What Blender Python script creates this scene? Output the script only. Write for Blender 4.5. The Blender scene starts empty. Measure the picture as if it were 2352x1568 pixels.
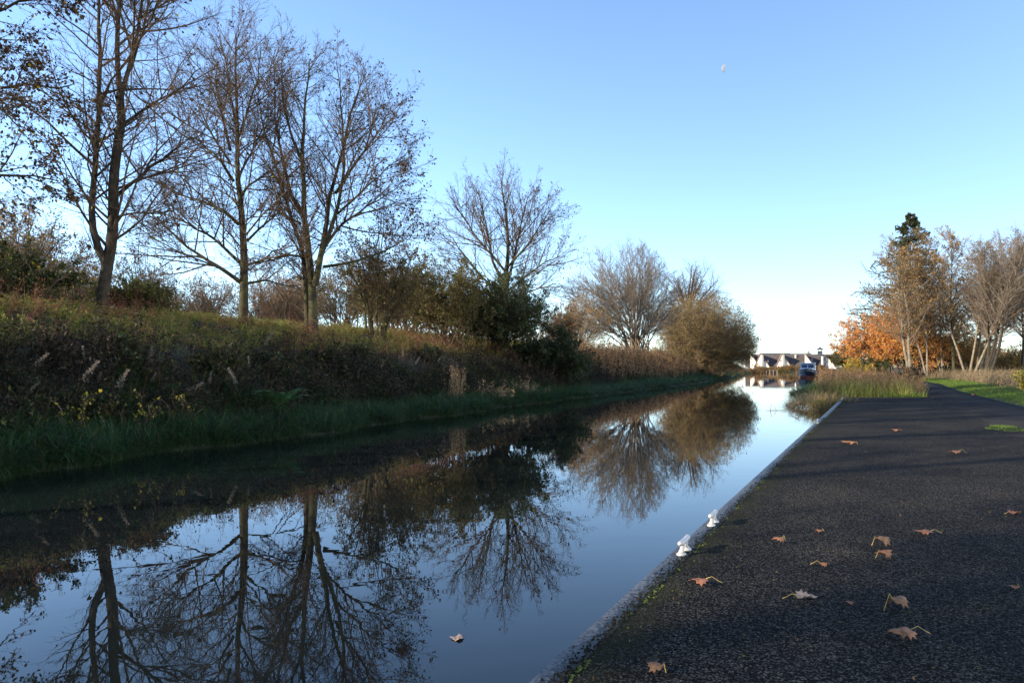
import bpy, math, random
import numpy as np
from mathutils import Vector
S = bpy.context.scene
COL = S.collection
PI = math.pi
rad = math.radians

# ------------------------------------------------------------------ camera, sky, sun
EYE = 1.5                                   # metres above the water
cam_d = bpy.data.cameras.new("camera")
cam = bpy.data.objects.new("camera", cam_d); COL.objects.link(cam)
cam.location = (0, 0, EYE); cam.rotation_euler = (rad(90), 0, 0)
cam_d.sensor_width = 36; cam_d.lens = 27.58
cam_d.shift_y = 0.0252
cam_d.clip_start = 0.05; cam_d.clip_end = 20000
S.camera = cam

SUN_EL = rad(17)
TRAVEL = Vector((math.cos(SUN_EL)*0.914, math.cos(SUN_EL)*0.406, -math.sin(SUN_EL)))   # the way the light travels
w = bpy.data.worlds.new("World"); S.world = w; w.use_nodes = True
nt = w.node_tree; nt.nodes.clear()
wo = nt.nodes.new("ShaderNodeOutputWorld"); bg = nt.nodes.new("ShaderNodeBackground")
sky = nt.nodes.new("ShaderNodeTexSky"); sky.sky_type = 'NISHITA'; sky.sun_disc = False
sky.sun_elevation = SUN_EL; sky.sun_rotation = -math.atan2(-TRAVEL.x, -TRAVEL.y)
sky.air_density = 0.75; sky.dust_density = 0.5; sky.ozone_density = 2.4
bg.inputs[1].default_value = 0.15
nt.links.new(sky.outputs[0], bg.inputs[0]); nt.links.new(bg.outputs[0], wo.inputs[0])
sun_d = bpy.data.lights.new("sun", 'SUN'); sun_d.energy = 4.6; sun_d.angle = rad(0.5); sun_d.color = (1.0, 0.87, 0.70)
sun = bpy.data.objects.new("sun", sun_d); COL.objects.link(sun)
sun.rotation_euler = TRAVEL.to_track_quat('-Z', 'Y').to_euler(); sun.location = (-60, -20, 40)
S.view_settings.view_transform = 'Standard'; S.view_settings.look = 'None'
S.view_settings.exposure = 1.43; S.view_settings.gamma = 1.0

# ------------------------------------------------------------------ helpers
F = 1801.7; CX = 1176.0; HV = 843.4         # measures of the picture used to survey the place
def gp(u, v, z=0.0):                         # ground point seen at (u, v) on the level z
    y = F*(EYE-z)/(v-HV); return np.array([(u-CX)/F*y, y, z])
def dp(u, v, y):                             # point at (u, v), y metres ahead
    return np.array([(u-CX)/F*y, y, EYE+(HV-v)/F*y])
def nrm(a):
    return a/np.maximum(np.linalg.norm(a, axis=-1, keepdims=True), 1e-9)

def mesh_obj(name, V, faces, mats, parent=None, smooth=False, midx=None):
    """V (n,3); faces: list of int arrays (m,k)."""
    me = bpy.data.meshes.new(name)
    V = np.asarray(V, dtype=np.float32)
    faces = [np.asarray(f, dtype=np.int32) for f in faces if len(f)]
    me.vertices.add(len(V)); me.vertices.foreach_set("co", V.ravel())
    loops = np.concatenate([f.ravel() for f in faces])
    sizes = np.concatenate([np.full(len(f), f.shape[1], dtype=np.int32) for f in faces])
    starts = np.concatenate([[0], np.cumsum(sizes)[:-1]]).astype(np.int32)
    me.loops.add(len(loops)); me.loops.foreach_set("vertex_index", loops)
    me.polygons.add(len(sizes)); me.polygons.foreach_set("loop_start", starts)
    if not isinstance(mats, (list, tuple)): mats = [mats]
    for m in mats: me.materials.append(m)
    if midx is not None: me.polygons.foreach_set("material_index", np.asarray(midx, dtype=np.int32))
    if smooth: me.polygons.foreach_set("use_smooth", np.ones(len(sizes), dtype=bool))
    me.update(calc_edges=True); me.validate()
    o = bpy.data.objects.new(name, me); COL.objects.link(o)
    if parent is not None:
        o.parent = parent
        o.location = (-parent.location.x, -parent.location.y, -parent.location.z) if parent.get('_w', 0) else (0, 0, 0)
    return o
def thing(name, label, cat, loc=(0, 0, 0), rz=0.0, group=None, world=False):
    o = bpy.data.objects.new(name, None); COL.objects.link(o)
    o.location = [float(x) for x in loc]; o.rotation_euler = (0, 0, rz); o.empty_display_size = 0.3
    o['label'] = label; o['category'] = cat
    if group: o['group'] = group
    if world: o['_w'] = 1                    # its part meshes are given in world coordinates
    return o
def tag(o, label, cat=None, group=None, kind=None):
    o['label'] = label
    if cat: o['category'] = cat
    if group: o['group'] = group
    if kind: o['kind'] = kind
    return o
def struct(o): o['kind'] = 'structure'; return o
def copy_thing(root, loc, rz, label=None, scale=1.0):
    r = root.copy(); COL.objects.link(r); r.location = loc; r.rotation_euler = (0, 0, rz); r.scale = (scale,)*3
    if label: r['label'] = label
    for ch in root.children:
        c = ch.copy(); COL.objects.link(c); c.parent = r
        for g in ch.children:
            d = g.copy(); COL.objects.link(d); d.parent = c
    return r

class MB:                                    # collects solids for one mesh
    def __init__(s): s.v = []; s.f = []; s.m = []
    def add(s, verts, faces, mi=0):
        b = len(s.v); s.v += [tuple(map(float, p)) for p in verts]
        s.f += [tuple(i+b for i in f) for f in faces]; s.m += [mi]*len(faces); return s
    def box(s, a, b, mi=0):
        x0, y0, z0 = a; x1, y1, z1 = b
        v = [(x0,y0,z0),(x1,y0,z0),(x1,y1,z0),(x0,y1,z0),(x0,y0,z1),(x1,y0,z1),(x1,y1,z1),(x0,y1,z1)]
        return s.add(v, [(0,3,2,1),(4,5,6,7),(0,1,5,4),(1,2,6,5),(2,3,7,6),(3,0,4,7)], mi)
    def prism(s, poly, d, mi=0):             # poly: 3-d points of one face, d: extrusion vector
        n = len(poly); p = [np.array(q, float) for q in poly]; q = [a+np.array(d, float) for a in p]
        fs = [tuple(range(n))[::-1], tuple(range(n, 2*n))]
        fs += [(i, (i+1) % n, n+(i+1) % n, n+i) for i in range(n)]
        return s.add(p+q, fs, mi)
    def tube(s, pts, r, n=10, mi=0, caps=True):
        pts = [np.array(p, float) for p in pts]; k = len(pts)
        r = [r]*k if np.isscalar(r) else r
        ref = np.array([0.13, 0.21, 0.97]) if abs(nrm(pts[-1]-pts[0])[2]) < 0.8 else np.array([0.97, 0.21, 0.13])
        vs = []
        for i in range(k):
            t = nrm(pts[min(i+1, k-1)]-pts[max(i-1, 0)])
            a = nrm(np.cross(t, ref)); b = np.cross(t, a)
            for j in range(n):
                ph = 2*PI*j/n; vs.append(pts[i]+r[i]*(math.cos(ph)*a+math.sin(ph)*b))
        fs = [(i*n+j, i*n+(j+1) % n, (i+1)*n+(j+1) % n, (i+1)*n+j) for i in range(k-1) for j in range(n)]
        if caps: fs += [tuple(range(n))[::-1], tuple(range((k-1)*n, k*n))]
        return s.add(vs, fs, mi)
    def build(s, name, mats, parent=None, smooth=False, bevel=0.0):
        me = bpy.data.meshes.new(name); me.from_pydata(s.v, [], s.f)
        if not isinstance(mats, (list, tuple)): mats = [mats]
        for m in mats: me.materials.append(m)
        me.polygons.foreach_set("material_index", s.m)
        if smooth: me.polygons.foreach_set("use_smooth", [True]*len(s.f))
        import bmesh
        bm = bmesh.new(); bm.from_mesh(me); bmesh.ops.recalc_face_normals(bm, faces=bm.faces)
        bm.to_mesh(me); bm.free(); me.update()
        o = bpy.data.objects.new(name, me); COL.objects.link(o)
        if parent is not None: o.parent = parent
        if bevel:
            bv = o.modifiers.new("bevel", 'BEVEL'); bv.width = bevel; bv.segments = 2; bv.limit_method = 'ANGLE'
        return o

# ------------------------------------------------------------------ materials
def new_mat(name):
    m = bpy.data.materials.new(name); m.use_nodes = True
    n = m.node_tree; b = n.nodes["Principled BSDF"]; return m, n, b
def noise(n, scale, detail=4, rough=0.6, coord=None):
    t = n.nodes.new("ShaderNodeTexNoise"); t.inputs["Scale"].default_value = scale
    t.inputs["Detail"].default_value = detail; t.inputs["Roughness"].default_value = rough
    if coord is None:
        g = n.nodes.new("ShaderNodeNewGeometry"); coord = g.outputs["Position"]
    n.links.new(coord, t.inputs["Vector"]); return t
def ramp(n, fac, stops):
    r = n.nodes.new("ShaderNodeValToRGB"); e = r.color_ramp.elements
    while len(e) < len(stops): e.new(0.5)
    for i, (p, c) in enumerate(stops): e[i].position = p; e[i].color = (*c, 1)
    n.links.new(fac, r.inputs[0]); return r
def bump(n, b, h, strength, dist):
    k = n.nodes.new("ShaderNodeBump"); k.inputs["Strength"].default_value = strength; k.inputs["Distance"].default_value = dist
    n.links.new(h, k.inputs["Height"]); n.links.new(k.outputs[0], b.inputs["Normal"]); return k
def mat_noise(name, c1, c2, scale, rough=0.85, bs=0.0, bd=0.02, spec=0.3):
    m, n, b = new_mat(name); t = noise(n, scale)
    r = ramp(n, t.outputs[0], [(0.35, c1), (0.65, c2)])
    n.links.new(r.outputs[0], b.inputs["Base Color"]); b.inputs["Roughness"].default_value = rough
    b.inputs["Specular IOR Level"].default_value = spec
    if bs: bump(n, b, t.outputs[0], bs, bd)
    return m
def mat_leaf(name, cols, trans=0.35, rough=0.6):     # each leaf or blade takes one of the colours
    m, n, b = new_mat(name); g = n.nodes.new("ShaderNodeNewGeometry")
    k = len(cols); r = ramp(n, g.outputs["Random Per Island"], [(i/k, c) for i, c in enumerate(cols)])
    r.color_ramp.interpolation = 'CONSTANT'
    n.links.new(r.outputs[0], b.inputs["Base Color"]); b.inputs["Roughness"].default_value = rough
    b.inputs["Specular IOR Level"].default_value = 0.25
    tr = n.nodes.new("ShaderNodeBsdfTranslucent"); mx = n.nodes.new("ShaderNodeMixShader")
    n.links.new(r.outputs[0], tr.inputs[0]); mx.inputs[0].default_value = trans
    n.links.new(b.outputs[0], mx.inputs[1]); n.links.new(tr.outputs[0], mx.inputs[2])
    n.links.new(mx.outputs[0], n.nodes["Material Output"].inputs[0]); return m

M = {}
M['bark'] = mat_noise('sycamore_bark', (0.018, 0.015, 0.011), (0.045, 0.037, 0.025), 6, 0.9, 0.6, 0.03)
M['bark_moss'] = mat_noise('mossy_bark', (0.02, 0.017, 0.011), (0.06, 0.056, 0.02), 3.5, 0.9, 0.7, 0.03)
M['bark_pale'] = mat_noise('pale_bark', (0.11, 0.09, 0.065), (0.21, 0.18, 0.13), 5, 0.85, 0.4, 0.02)
M['twig'] = mat_noise('twigs', (0.05, 0.034, 0.021), (0.10, 0.068, 0.042), 2, 0.85)
M['twig_warm'] = mat_noise('warm_twigs', (0.12, 0.09, 0.062), (0.21, 0.155, 0.105), 1.5, 0.85)
M['twig_pale'] = mat_noise('pale_twigs', (0.10, 0.078, 0.057), (0.17, 0.135, 0.10), 1.5, 0.85)
M['leaf_brown'] = mat_leaf('brown_leaves', [(0.0595, 0.0306, 0.0153), (0.0808, 0.0425, 0.0187), (0.0425, 0.0255, 0.0153), (0.0680, 0.0467, 0.0187)], 0.25)
M['leaf_mix'] = mat_leaf('autumn_leaves', [(0.10, 0.055, 0.02), (0.14, 0.10, 0.025), (0.075, 0.07, 0.02), (0.20, 0.13, 0.02), (0.09, 0.05, 0.02)], 0.4)
M['leaf_olive'] = mat_leaf('olive_leaves', [(0.0750, 0.0800, 0.0220), (0.1100, 0.0950, 0.0250), (0.0600, 0.0700, 0.0200), (0.1500, 0.1200, 0.0300), (0.1000, 0.0700, 0.0250)], 0.35)
M['leaf_willow'] = mat_leaf('willow_leaves', [(0.1725, 0.1552, 0.0403), (0.2300, 0.1725, 0.0517), (0.1265, 0.1265, 0.0345), (0.1955, 0.1265, 0.0517)], 0.4)
M['leaf_dark'] = mat_leaf('evergreen_leaves', [(0.0176, 0.0336, 0.0112), (0.0280, 0.0496, 0.0144), (0.0224, 0.0400, 0.0128), (0.0480, 0.0680, 0.0176)], 0.15, 0.42)
M['leaf_orange'] = mat_leaf('orange_leaves', [(0.6050, 0.1870, 0.0550), (0.5280, 0.2420, 0.0550), (0.6600, 0.2420, 0.0880), (0.4400, 0.2640, 0.0550)], 0.4)
M['leaf_gold'] = mat_leaf('gold_leaves', [(0.4500, 0.2850, 0.0600), (0.3300, 0.2250, 0.0600), (0.5100, 0.2400, 0.0600), (0.2400, 0.1650, 0.0450)], 0.4)
M['leaf_yellow'] = mat_leaf('yellow_leaves', [(0.50, 0.38, 0.03), (0.36, 0.34, 0.04), (0.22, 0.24, 0.04)], 0.45)
M['leaf_rust'] = mat_leaf('rust_leaves', [(0.20, 0.10, 0.045), (0.16, 0.10, 0.04), (0.24, 0.14, 0.045), (0.15, 0.12, 0.04), (0.18, 0.09, 0.05)], 0.35)
M['needle'] = mat_leaf('needles', [(0.028, 0.05, 0.022), (0.04, 0.062, 0.026), (0.10, 0.06, 0.025), (0.03, 0.048, 0.02)], 0.1)
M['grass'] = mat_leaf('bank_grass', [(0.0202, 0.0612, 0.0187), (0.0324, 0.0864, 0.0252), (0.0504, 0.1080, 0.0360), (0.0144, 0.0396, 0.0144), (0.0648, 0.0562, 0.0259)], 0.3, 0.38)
M['verge'] = mat_leaf('verge_grass', [(0.09, 0.17, 0.02), (0.12, 0.20, 0.028), (0.07, 0.14, 0.02), (0.17, 0.18, 0.04)], 0.35)
M['straw'] = mat_leaf('straw', [(0.32, 0.22, 0.12), (0.25, 0.16, 0.09), (0.36, 0.27, 0.15), (0.20, 0.12, 0.07)], 0.3)
M['crest'] = mat_leaf('sunlit_crest_tint', [(0.1380, 0.1725, 0.0287), (0.2070, 0.1955, 0.0403), (0.1035, 0.1380, 0.0253), (0.2415, 0.1610, 0.0633), (0.1725, 0.1725, 0.0460)], 0.45)  # undergrowth colours brightened to imitate sunlight on the crest
M['dry'] = mat_leaf('dry_mixed', [(0.27, 0.19, 0.11), (0.18, 0.12, 0.07), (0.13, 0.08, 0.055), (0.30, 0.23, 0.13), (0.12, 0.11, 0.04)], 0.3)
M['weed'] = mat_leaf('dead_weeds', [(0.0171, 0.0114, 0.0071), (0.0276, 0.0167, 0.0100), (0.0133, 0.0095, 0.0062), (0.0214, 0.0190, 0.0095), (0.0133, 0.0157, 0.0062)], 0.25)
M['weed_red'] = mat_leaf('rusty_docks', [(0.1890, 0.0675, 0.0405), (0.1530, 0.0630, 0.0360), (0.1260, 0.0495, 0.0315)], 0.25)
M['under'] = mat_leaf('undergrowth', [(0.0367, 0.0582, 0.0122), (0.0582, 0.0765, 0.0147), (0.0857, 0.0887, 0.0184), (0.0306, 0.0428, 0.0122), (0.0734, 0.0521, 0.0215)], 0.35)
M['plume'] = mat_leaf('seed_fluff', [(0.2880, 0.2480, 0.2000), (0.2160, 0.1760, 0.1360)], 0.4)
M['reed'] = mat_leaf('dry_reeds', [(0.23, 0.13, 0.065), (0.16, 0.09, 0.055), (0.30, 0.20, 0.09), (0.10, 0.06, 0.042), (0.24, 0.11, 0.05), (0.19, 0.15, 0.06)], 0.3)
M['reed_green'] = mat_leaf('green_reeds', [(0.20, 0.21, 0.04), (0.12, 0.17, 0.03), (0.28, 0.24, 0.07), (0.09, 0.14, 0.03)], 0.35)
M['fern'] = mat_leaf('fern', [(0.06, 0.15, 0.045), (0.08, 0.18, 0.055)], 0.3)
M['moss'] = mat_noise('moss', (0.04, 0.062, 0.01), (0.085, 0.105, 0.016), 40, 0.95, 0.5, 0.004)

# ground: grass, soil and litter
m, n, b = new_mat('ground'); t1 = noise(n, 1.3, 6); t2 = noise(n, 14, 5)
r1 = ramp(n, t1.outputs[0], [(0.35, (0.014, 0.011, 0.008)), (0.55, (0.018, 0.022, 0.008)), (0.7, (0.035, 0.046, 0.014))])
n.links.new(r1.outputs[0], b.inputs["Base Color"]); b.inputs["Roughness"].default_value = 0.95
bump(n, b, t2.outputs[0], 0.8, 0.06); M['ground'] = m

# asphalt: rolled chippings
def asphalt(name, dark, mid, light, scale, bs):
    m, n, b = new_mat(name); g = n.nodes.new("ShaderNodeNewGeometry")
    v = n.nodes.new("ShaderNodeTexVoronoi"); v.inputs["Scale"].default_value = scale
    v.inputs["Randomness"].default_value = 1.0; n.links.new(g.outputs["Position"], v.inputs["Vector"])
    sp = n.nodes.new("ShaderNodeSeparateColor"); n.links.new(v.outputs["Color"], sp.inputs[0])
    r = ramp(n, sp.outputs[0], [(0.0, dark), (0.6, mid), (0.9, light), (1.0, tuple(min(1, c*1.8) for c in light))])
    t = noise(n, 1.1, 5, 0.65, g.outputs["Position"])
    r2 = ramp(n, t.outputs[0], [(0.28, (0.6, 0.62, 0.62)), (0.5, (1.0, 1.0, 1.0)), (0.72, (1.45, 1.36, 1.2))])
    mx = n.nodes.new("ShaderNodeMix"); mx.data_type = 'RGBA'; mx.blend_type = 'MULTIPLY'; mx.inputs[0].default_value = 1
    n.links.new(r.outputs[0], mx.inputs[6]); n.links.new(r2.outputs[0], mx.inputs[7])
    dt = n.nodes.new("ShaderNodeVectorMath"); dt.operation = 'DOT_PRODUCT'; dt.inputs[1].default_value = (1.0, -.4638, 0); n.links.new(g.outputs["Position"], dt.inputs[0])
    t3 = noise(n, 2.6, 6, 0.7, g.outputs["Position"]); t4 = noise(n, 30, 4, 0.7, g.outputs["Position"])
    am = n.nodes.new("ShaderNodeMath"); am.operation = 'MULTIPLY_ADD'; am.inputs[1].default_value = -1.0; am.inputs[2].default_value = -.92
    n.links.new(dt.outputs["Value"], am.inputs[0])                       # silt and moss gather along the edging
    aa = n.nodes.new("ShaderNodeMath"); aa.operation = 'ADD'; n.links.new(am.outputs[0], aa.inputs[0]); n.links.new(t3.outputs[0], aa.inputs[1])
    ab = n.nodes.new("ShaderNodeMath"); ab.operation = 'MULTIPLY_ADD'; ab.inputs[1].default_value = .5; n.links.new(t4.outputs[0], ab.inputs[0]); n.links.new(aa.outputs[0], ab.inputs[2])
    fr = ramp(n, ab.outputs[0], [(0.70, (0, 0, 0)), (1.0, (.65,)*3)])
    m2 = n.nodes.new("ShaderNodeMix"); m2.data_type = 'RGBA'; n.links.new(fr.outputs[0], m2.inputs[0]); n.links.new(mx.outputs[2], m2.inputs[6]); m2.inputs[7].default_value = (0.026, 0.026, 0.012, 1)
    n.links.new(m2.outputs[2], b.inputs["Base Color"])
    b.inputs["Roughness"].default_value = 0.95; b.inputs["Specular IOR Level"].default_value = 0.06
    ad = n.nodes.new("ShaderNodeMath"); ad.operation = 'SUBTRACT'
    n.links.new(sp.outputs[1], ad.inputs[0]); n.links.new(v.outputs["Distance"], ad.inputs[1])
    bump(n, b, ad.outputs[0], bs, 0.006); return m
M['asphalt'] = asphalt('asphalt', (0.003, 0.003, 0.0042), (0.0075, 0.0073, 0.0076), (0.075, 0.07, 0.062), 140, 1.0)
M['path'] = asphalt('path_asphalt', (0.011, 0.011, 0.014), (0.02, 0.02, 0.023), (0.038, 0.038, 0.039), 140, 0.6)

# steel edging with splashes of tar
m, n, b = new_mat('edging'); g = n.nodes.new("ShaderNodeNewGeometry")
sx = n.nodes.new("ShaderNodeTexCoord")
t = noise(n, 42, 4, 0.7, g.outputs["Position"]); t2 = noise(n, 3.0, 3, 0.6, g.outputs["Position"])
sep = n.nodes.new("ShaderNodeSeparateXYZ"); n.links.new(sx.outputs["Object"], sep.inputs[0])
ma = n.nodes.new("ShaderNodeMath"); ma.operation = 'MULTIPLY_ADD'; ma.inputs[1].default_value = 1.9; ma.inputs[2].default_value = -0.075
n.links.new(sep.outputs[0], ma.inputs[0])
mb_ = n.nodes.new("ShaderNodeMath"); mb_.operation = 'ADD'; n.links.new(t.outputs[0], mb_.inputs[0]); n.links.new(ma.outputs[0], mb_.inputs[1])
r = ramp(n, mb_.outputs[0], [(0.49, (0.115, 0.116, 0.12)), (0.53, (0.014, 0.014, 0.015))])
r2 = ramp(n, t2.outputs[0], [(0.3, (0.7, 0.68, 0.64)), (0.7, (1.1, 1.1, 1.1))])
mx = n.nodes.new("ShaderNodeMix"); mx.data_type = 'RGBA'; mx.blend_type = 'MULTIPLY'; mx.inputs[0].default_value = 1
n.links.new(r.outputs[0], mx.inputs[6]); n.links.new(r2.outputs[0], mx.inputs[7]); n.links.new(mx.outputs[2], b.inputs["Base Color"])
b.inputs["Roughness"].default_value = 0.5; bump(n, b, t.outputs[0], 0.35, 0.004); M['edging'] = m

# water: still, dark, faintly rippled
m, n, b = new_mat('water'); b.inputs["Base Color"].default_value = (0.006, 0.009, 0.009, 1)
b.inputs["Roughness"].default_value = 0.0; b.inputs["IOR"].default_value = 1.36
g = n.nodes.new("ShaderNodeNewGeometry"); t = noise(n, 1.6, 3, 0.5, g.outputs["Position"])
bump(n, b, t.outputs[0], 0.10, 0.010); M['water'] = m

M['white_paint'] = mat_noise('white_paint', (0.40, 0.385, 0.36), (0.52, 0.51, 0.485), 26, 0.38, 0.15, 0.004, 0.5)
M['harling'] = mat_noise('white_harling', (0.70, 0.64, 0.54), (0.82, 0.77, 0.68), 1.2, 0.9, 0.3, 0.03)
M['roof'] = mat_noise('dark_tiles', (0.055, 0.045, 0.042), (0.095, 0.08, 0.072), 1.5, 0.85, 0.4, 0.05)
M['roof_edge'] = mat_noise('brown_verge', (0.15, 0.09, 0.06), (0.22, 0.14, 0.10), 2, 0.8)
M['slate_band'] = mat_noise('blue_slate', (0.03, 0.04, 0.06), (0.05, 0.065, 0.09), 2, 0.6)
M['grey_render'] = mat_noise('grey_render', (0.22, 0.21, 0.19), (0.32, 0.30, 0.27), 1.2, 0.9)
M['hull'] = mat_noise('navy_hull', (0.007, 0.010, 0.028), (0.012, 0.016, 0.04), 2, 0.25, spec=0.5)
M['antifoul'] = mat_noise('red_antifouling', (0.20, 0.03, 0.02), (0.28, 0.05, 0.03), 3, 0.6)
M['boat_white'] = mat_noise('boat_white', (0.62, 0.63, 0.64), (0.74, 0.74, 0.74), 3, 0.35, spec=0.5)
M['glass'] = mat_noise('cabin_glass', (0.02, 0.04, 0.09), (0.05, 0.08, 0.16), 2.2, 0.08, spec=0.6)
M['canvas'] = mat_noise('dark_canvas', (0.015, 0.018, 0.03), (0.03, 0.033, 0.045), 4, 0.9)
M['rope'] = mat_noise('rope', (0.42, 0.38, 0.31), (0.52, 0.47, 0.38), 30, 0.9)
M['timber'] = mat_noise('weathered_timber', (0.10, 0.07, 0.05), (0.24, 0.18, 0.13), 3, 0.9)
M['moon'] = mat_noise('moon', (0.18, 0.21, 0.26), (0.20, 0.23, 0.28), 0.004, 1.0)

# ------------------------------------------------------------------ the lie of the land
_L = [gp(u, v) for u, v in ((0,1096),(350,1047),(700,1000),(1000,958),(1200,930),(1400,905),(1600,880),(1730,857))]
_ly = [-60.0]+[p[1] for p in _L]+[206.0]; _lx = [_L[0][0]-.369*(_L[0][1]+60)]+[p[0] for p in _L]+[64.0]
def wl(Y):                                   # left water edge
    Y = np.asarray(Y, float); return np.interp(Y, _ly, _lx)+0.22*np.sin(Y*.8)+0.14*np.sin(Y*2.1+1)+.08*np.sin(Y*4.3)
def edge_x(Y): return .4638*np.asarray(Y, float)-1.280
YE = 30.2                                    # far end of the paved platform
_ry = [YE, 31.2, 44, 70, 110, 150, 196, 206]; _rx = [edge_x(YE), 12.0, 16.9, 27.0, 43.2, 59.0, 78.0, 80.0]
def wr(Y):                                   # right water edge
    Y = np.asarray(Y, float); return np.where(Y < YE, edge_x(Y), np.interp(Y, _ry, _rx)+0.2*np.sin(Y*.9)*(Y > 32))
_py = [-60, 22.6, 38.7, 54, 68, 80, 95, 120, 4000]; _px = [4.7-.447*60, 14.8, 22.0, 29.5, 35.2, 38.0, 41.5, 53, 1500]
def path_r(Y): return np.interp(Y, _py, _px)
_qy = [-60, YE, 41.8, 61.7, 67.7, 80, 95]; _qx = [2.55-.447*60, 16.1, 21.7, 31.0, 33.6, 36.2, 39.5]
def path_l(Y): return np.interp(Y, _qy, _qx)
def lump(X, Y, a=1.0): return a*(np.sin(X*1.3+Y*.7)*np.sin(Y*1.1-X*.4)+.5*np.sin(X*2.9+1)*np.sin(Y*3.1+2))
_bo = [-.15, 0, .3, 1.6, 2.5, 4.4, 5.8, 7.4, 9.5, 15, 60, 400, 4000]; _bz = [-.2, .03, .14, .34, .80, 2.02, 2.55, 2.92, 3.15, 3.3, 3.4, 3, 2]
def gz(X, Y):
    X = np.asarray(X, float); Y = np.asarray(Y, float)
    oL = (wl(np.minimum(Y, 206))-X)*.937
    zL = np.interp(oL, _bo, _bz)
    zL = np.where(Y > 60, np.minimum(zL, np.interp(zL, [-1, .4, 3.1, 4], [-1, .4, 2.9, 3.3])), zL)
    zL = zL+np.where(oL > 1, lump(X, Y, .09), 0)
    oR = X-wr(np.minimum(Y, 206)); d = X-path_r(Y)
    zR = np.interp(oR, [-.1, 0, .5, 2], [-.2, .04, .24, .27])
    zR = np.where(d > 0, np.interp(d, [0, .5, 3, 40, 3000], [.27, .38, .5, .7, 2.0]), zR)
    zR = np.where(Y > 100, np.maximum(zR, np.interp(oR, [0, 1, 4, 3000], [.05, .5, .8, 3])), zR)
    c = (oL < 0) & (oR < 0)
    z = np.where(c, np.maximum(-.9, np.maximum(np.interp(oL, [-1, -.15, 0], [-.9, -.2, .03]), np.interp(oR, [-1, -.1, 0], [-.9, -.2, .04]))), np.where(oR >= 0, zR, zL))
    return np.where(Y > 198, np.maximum(z, np.interp(Y, [198, 203, 320, 4000], [-.6, .55, .6, 2])), z)

ys = np.concatenate([np.arange(-40, 0, 2.0), np.arange(0, 60, .5), np.arange(60, 197, 1.5), [198, 200, 203, 206, 215, 230, 260, 300, 360, 450, 600, 900, 1400, 2200, 4000]])
lo = np.array([4000, 1500, 600, 250, 120, 70, 40, 28, 20, 15, 12, 10, 9, 8.3, 7.6, 7, 6.5, 6, 5.5, 5, 4.4, 4, 3.5, 3, 2.6, 2.3, 2, 1.6, 1.2, .9, .6, .3, .12, 0, -.16, -.6, -1.1])
ro = np.array([-1.0, -.5, -.1, 0, .12, .3, .6, 1, 1.5, 2, 2.5, 3, 3.5, 4, 4.5, 5, 6, 7, 8, 9, 10, 12, 15, 20, 30, 45, 70, 120, 300, 800, 2000, 4000])
YC = np.minimum(ys, 206)
GX = np.concatenate([wl(YC)[:, None]-lo[None, :]/.937, wr(YC)[:, None]+ro[None, :]], axis=1)
GY = np.repeat(ys[:, None], GX.shape[1], axis=1)
GZ = gz(GX, GY)
nr, nc = GX.shape
idx = np.arange(nr*nc).reshape(nr, nc)
q = np.stack([idx[:-1, :-1], idx[:-1, 1:], idx[1:, 1:], idx[1:, :-1]], -1).reshape(-1, 4)
struct(mesh_obj('ground', np.stack([GX, GY, GZ], -1).reshape(-1, 3), [q], M['ground'], smooth=True))
yw = np.concatenate([np.arange(-40, 202, 2.0)])
V = np.concatenate([np.stack([wl(yw)-.8, yw, 0*yw], -1), np.stack([wr(yw)+.02+.6*(yw > YE+.6), yw, 0*yw], -1)])
k = len(yw); i = np.arange(k-1)
struct(mesh_obj('water', V, [np.stack([i, k+i, k+i+1, i+1], -1)], M['water']))

# paved landing stage, its steel edging and the towpath
KW = .135
mb = MB()
def slab(pts, z0, z1): mb.prism([(x, y, z0) for x, y in pts], (0, 0, z1-z0))
slab([(edge_x(-8)+KW, -8), (path_l(-8), -8), (path_l(YE), YE), (edge_x(YE)+KW, YE)], -.9, .35)
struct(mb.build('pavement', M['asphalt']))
mb = MB(); L = math.hypot(YE+8, edge_x(YE)-edge_x(-8)); th = math.atan2(edge_x(YE)-edge_x(-8), YE+8)
kw = KW*math.cos(th)
kN = 60
vs = []; prof = [(0, -.9), (0, .335), (.014, .353), (kw-.012, .355), (kw-.001, .348), (kw-.001, -.9)]
for j in range(kN+1):
    for (px, pz) in prof: vs.append((px, L*j/kN, pz))
fs = [(j*6+a, j*6+a+1, (j+1)*6+a+1, (j+1)*6+a) for j in range(kN) for a in range(5)]
mb.add(vs, fs+[tuple(range(6)), tuple(range(kN*6, kN*6+6))[::-1]])
kb = mb.build('kerb', M['edging']); kb.location = (edge_x(-8), -8, 0); kb.rotation_euler = (0, 0, -th); struct(kb)
yp = np.concatenate([np.linspace(-8, YE, 30), np.linspace(YE+1, 95, 60)])
xl = path_l(yp)+.003; xr = path_r(yp)
V = np.concatenate([np.stack([xl, yp, 0*yp+.352-.0*yp], -1), np.stack([(xl+xr)/2, yp, 0*yp+.375], -1), np.stack([xr, yp, 0*yp+.352], -1),
                    np.stack([xr+.06, yp, 0*yp+.2], -1), np.stack([xl, yp, 0*yp+.2], -1)])
k = len(yp); i = np.arange(k-1)
fq = [np.stack([a*k+i, bb*k+i, bb*k+i+1, a*k+i+1], -1) for a, bb in ((0, 1), (1, 2), (2, 3), (4, 0))]
struct(mesh_obj('path', V, fq, M['path'], smooth=False))

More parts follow.
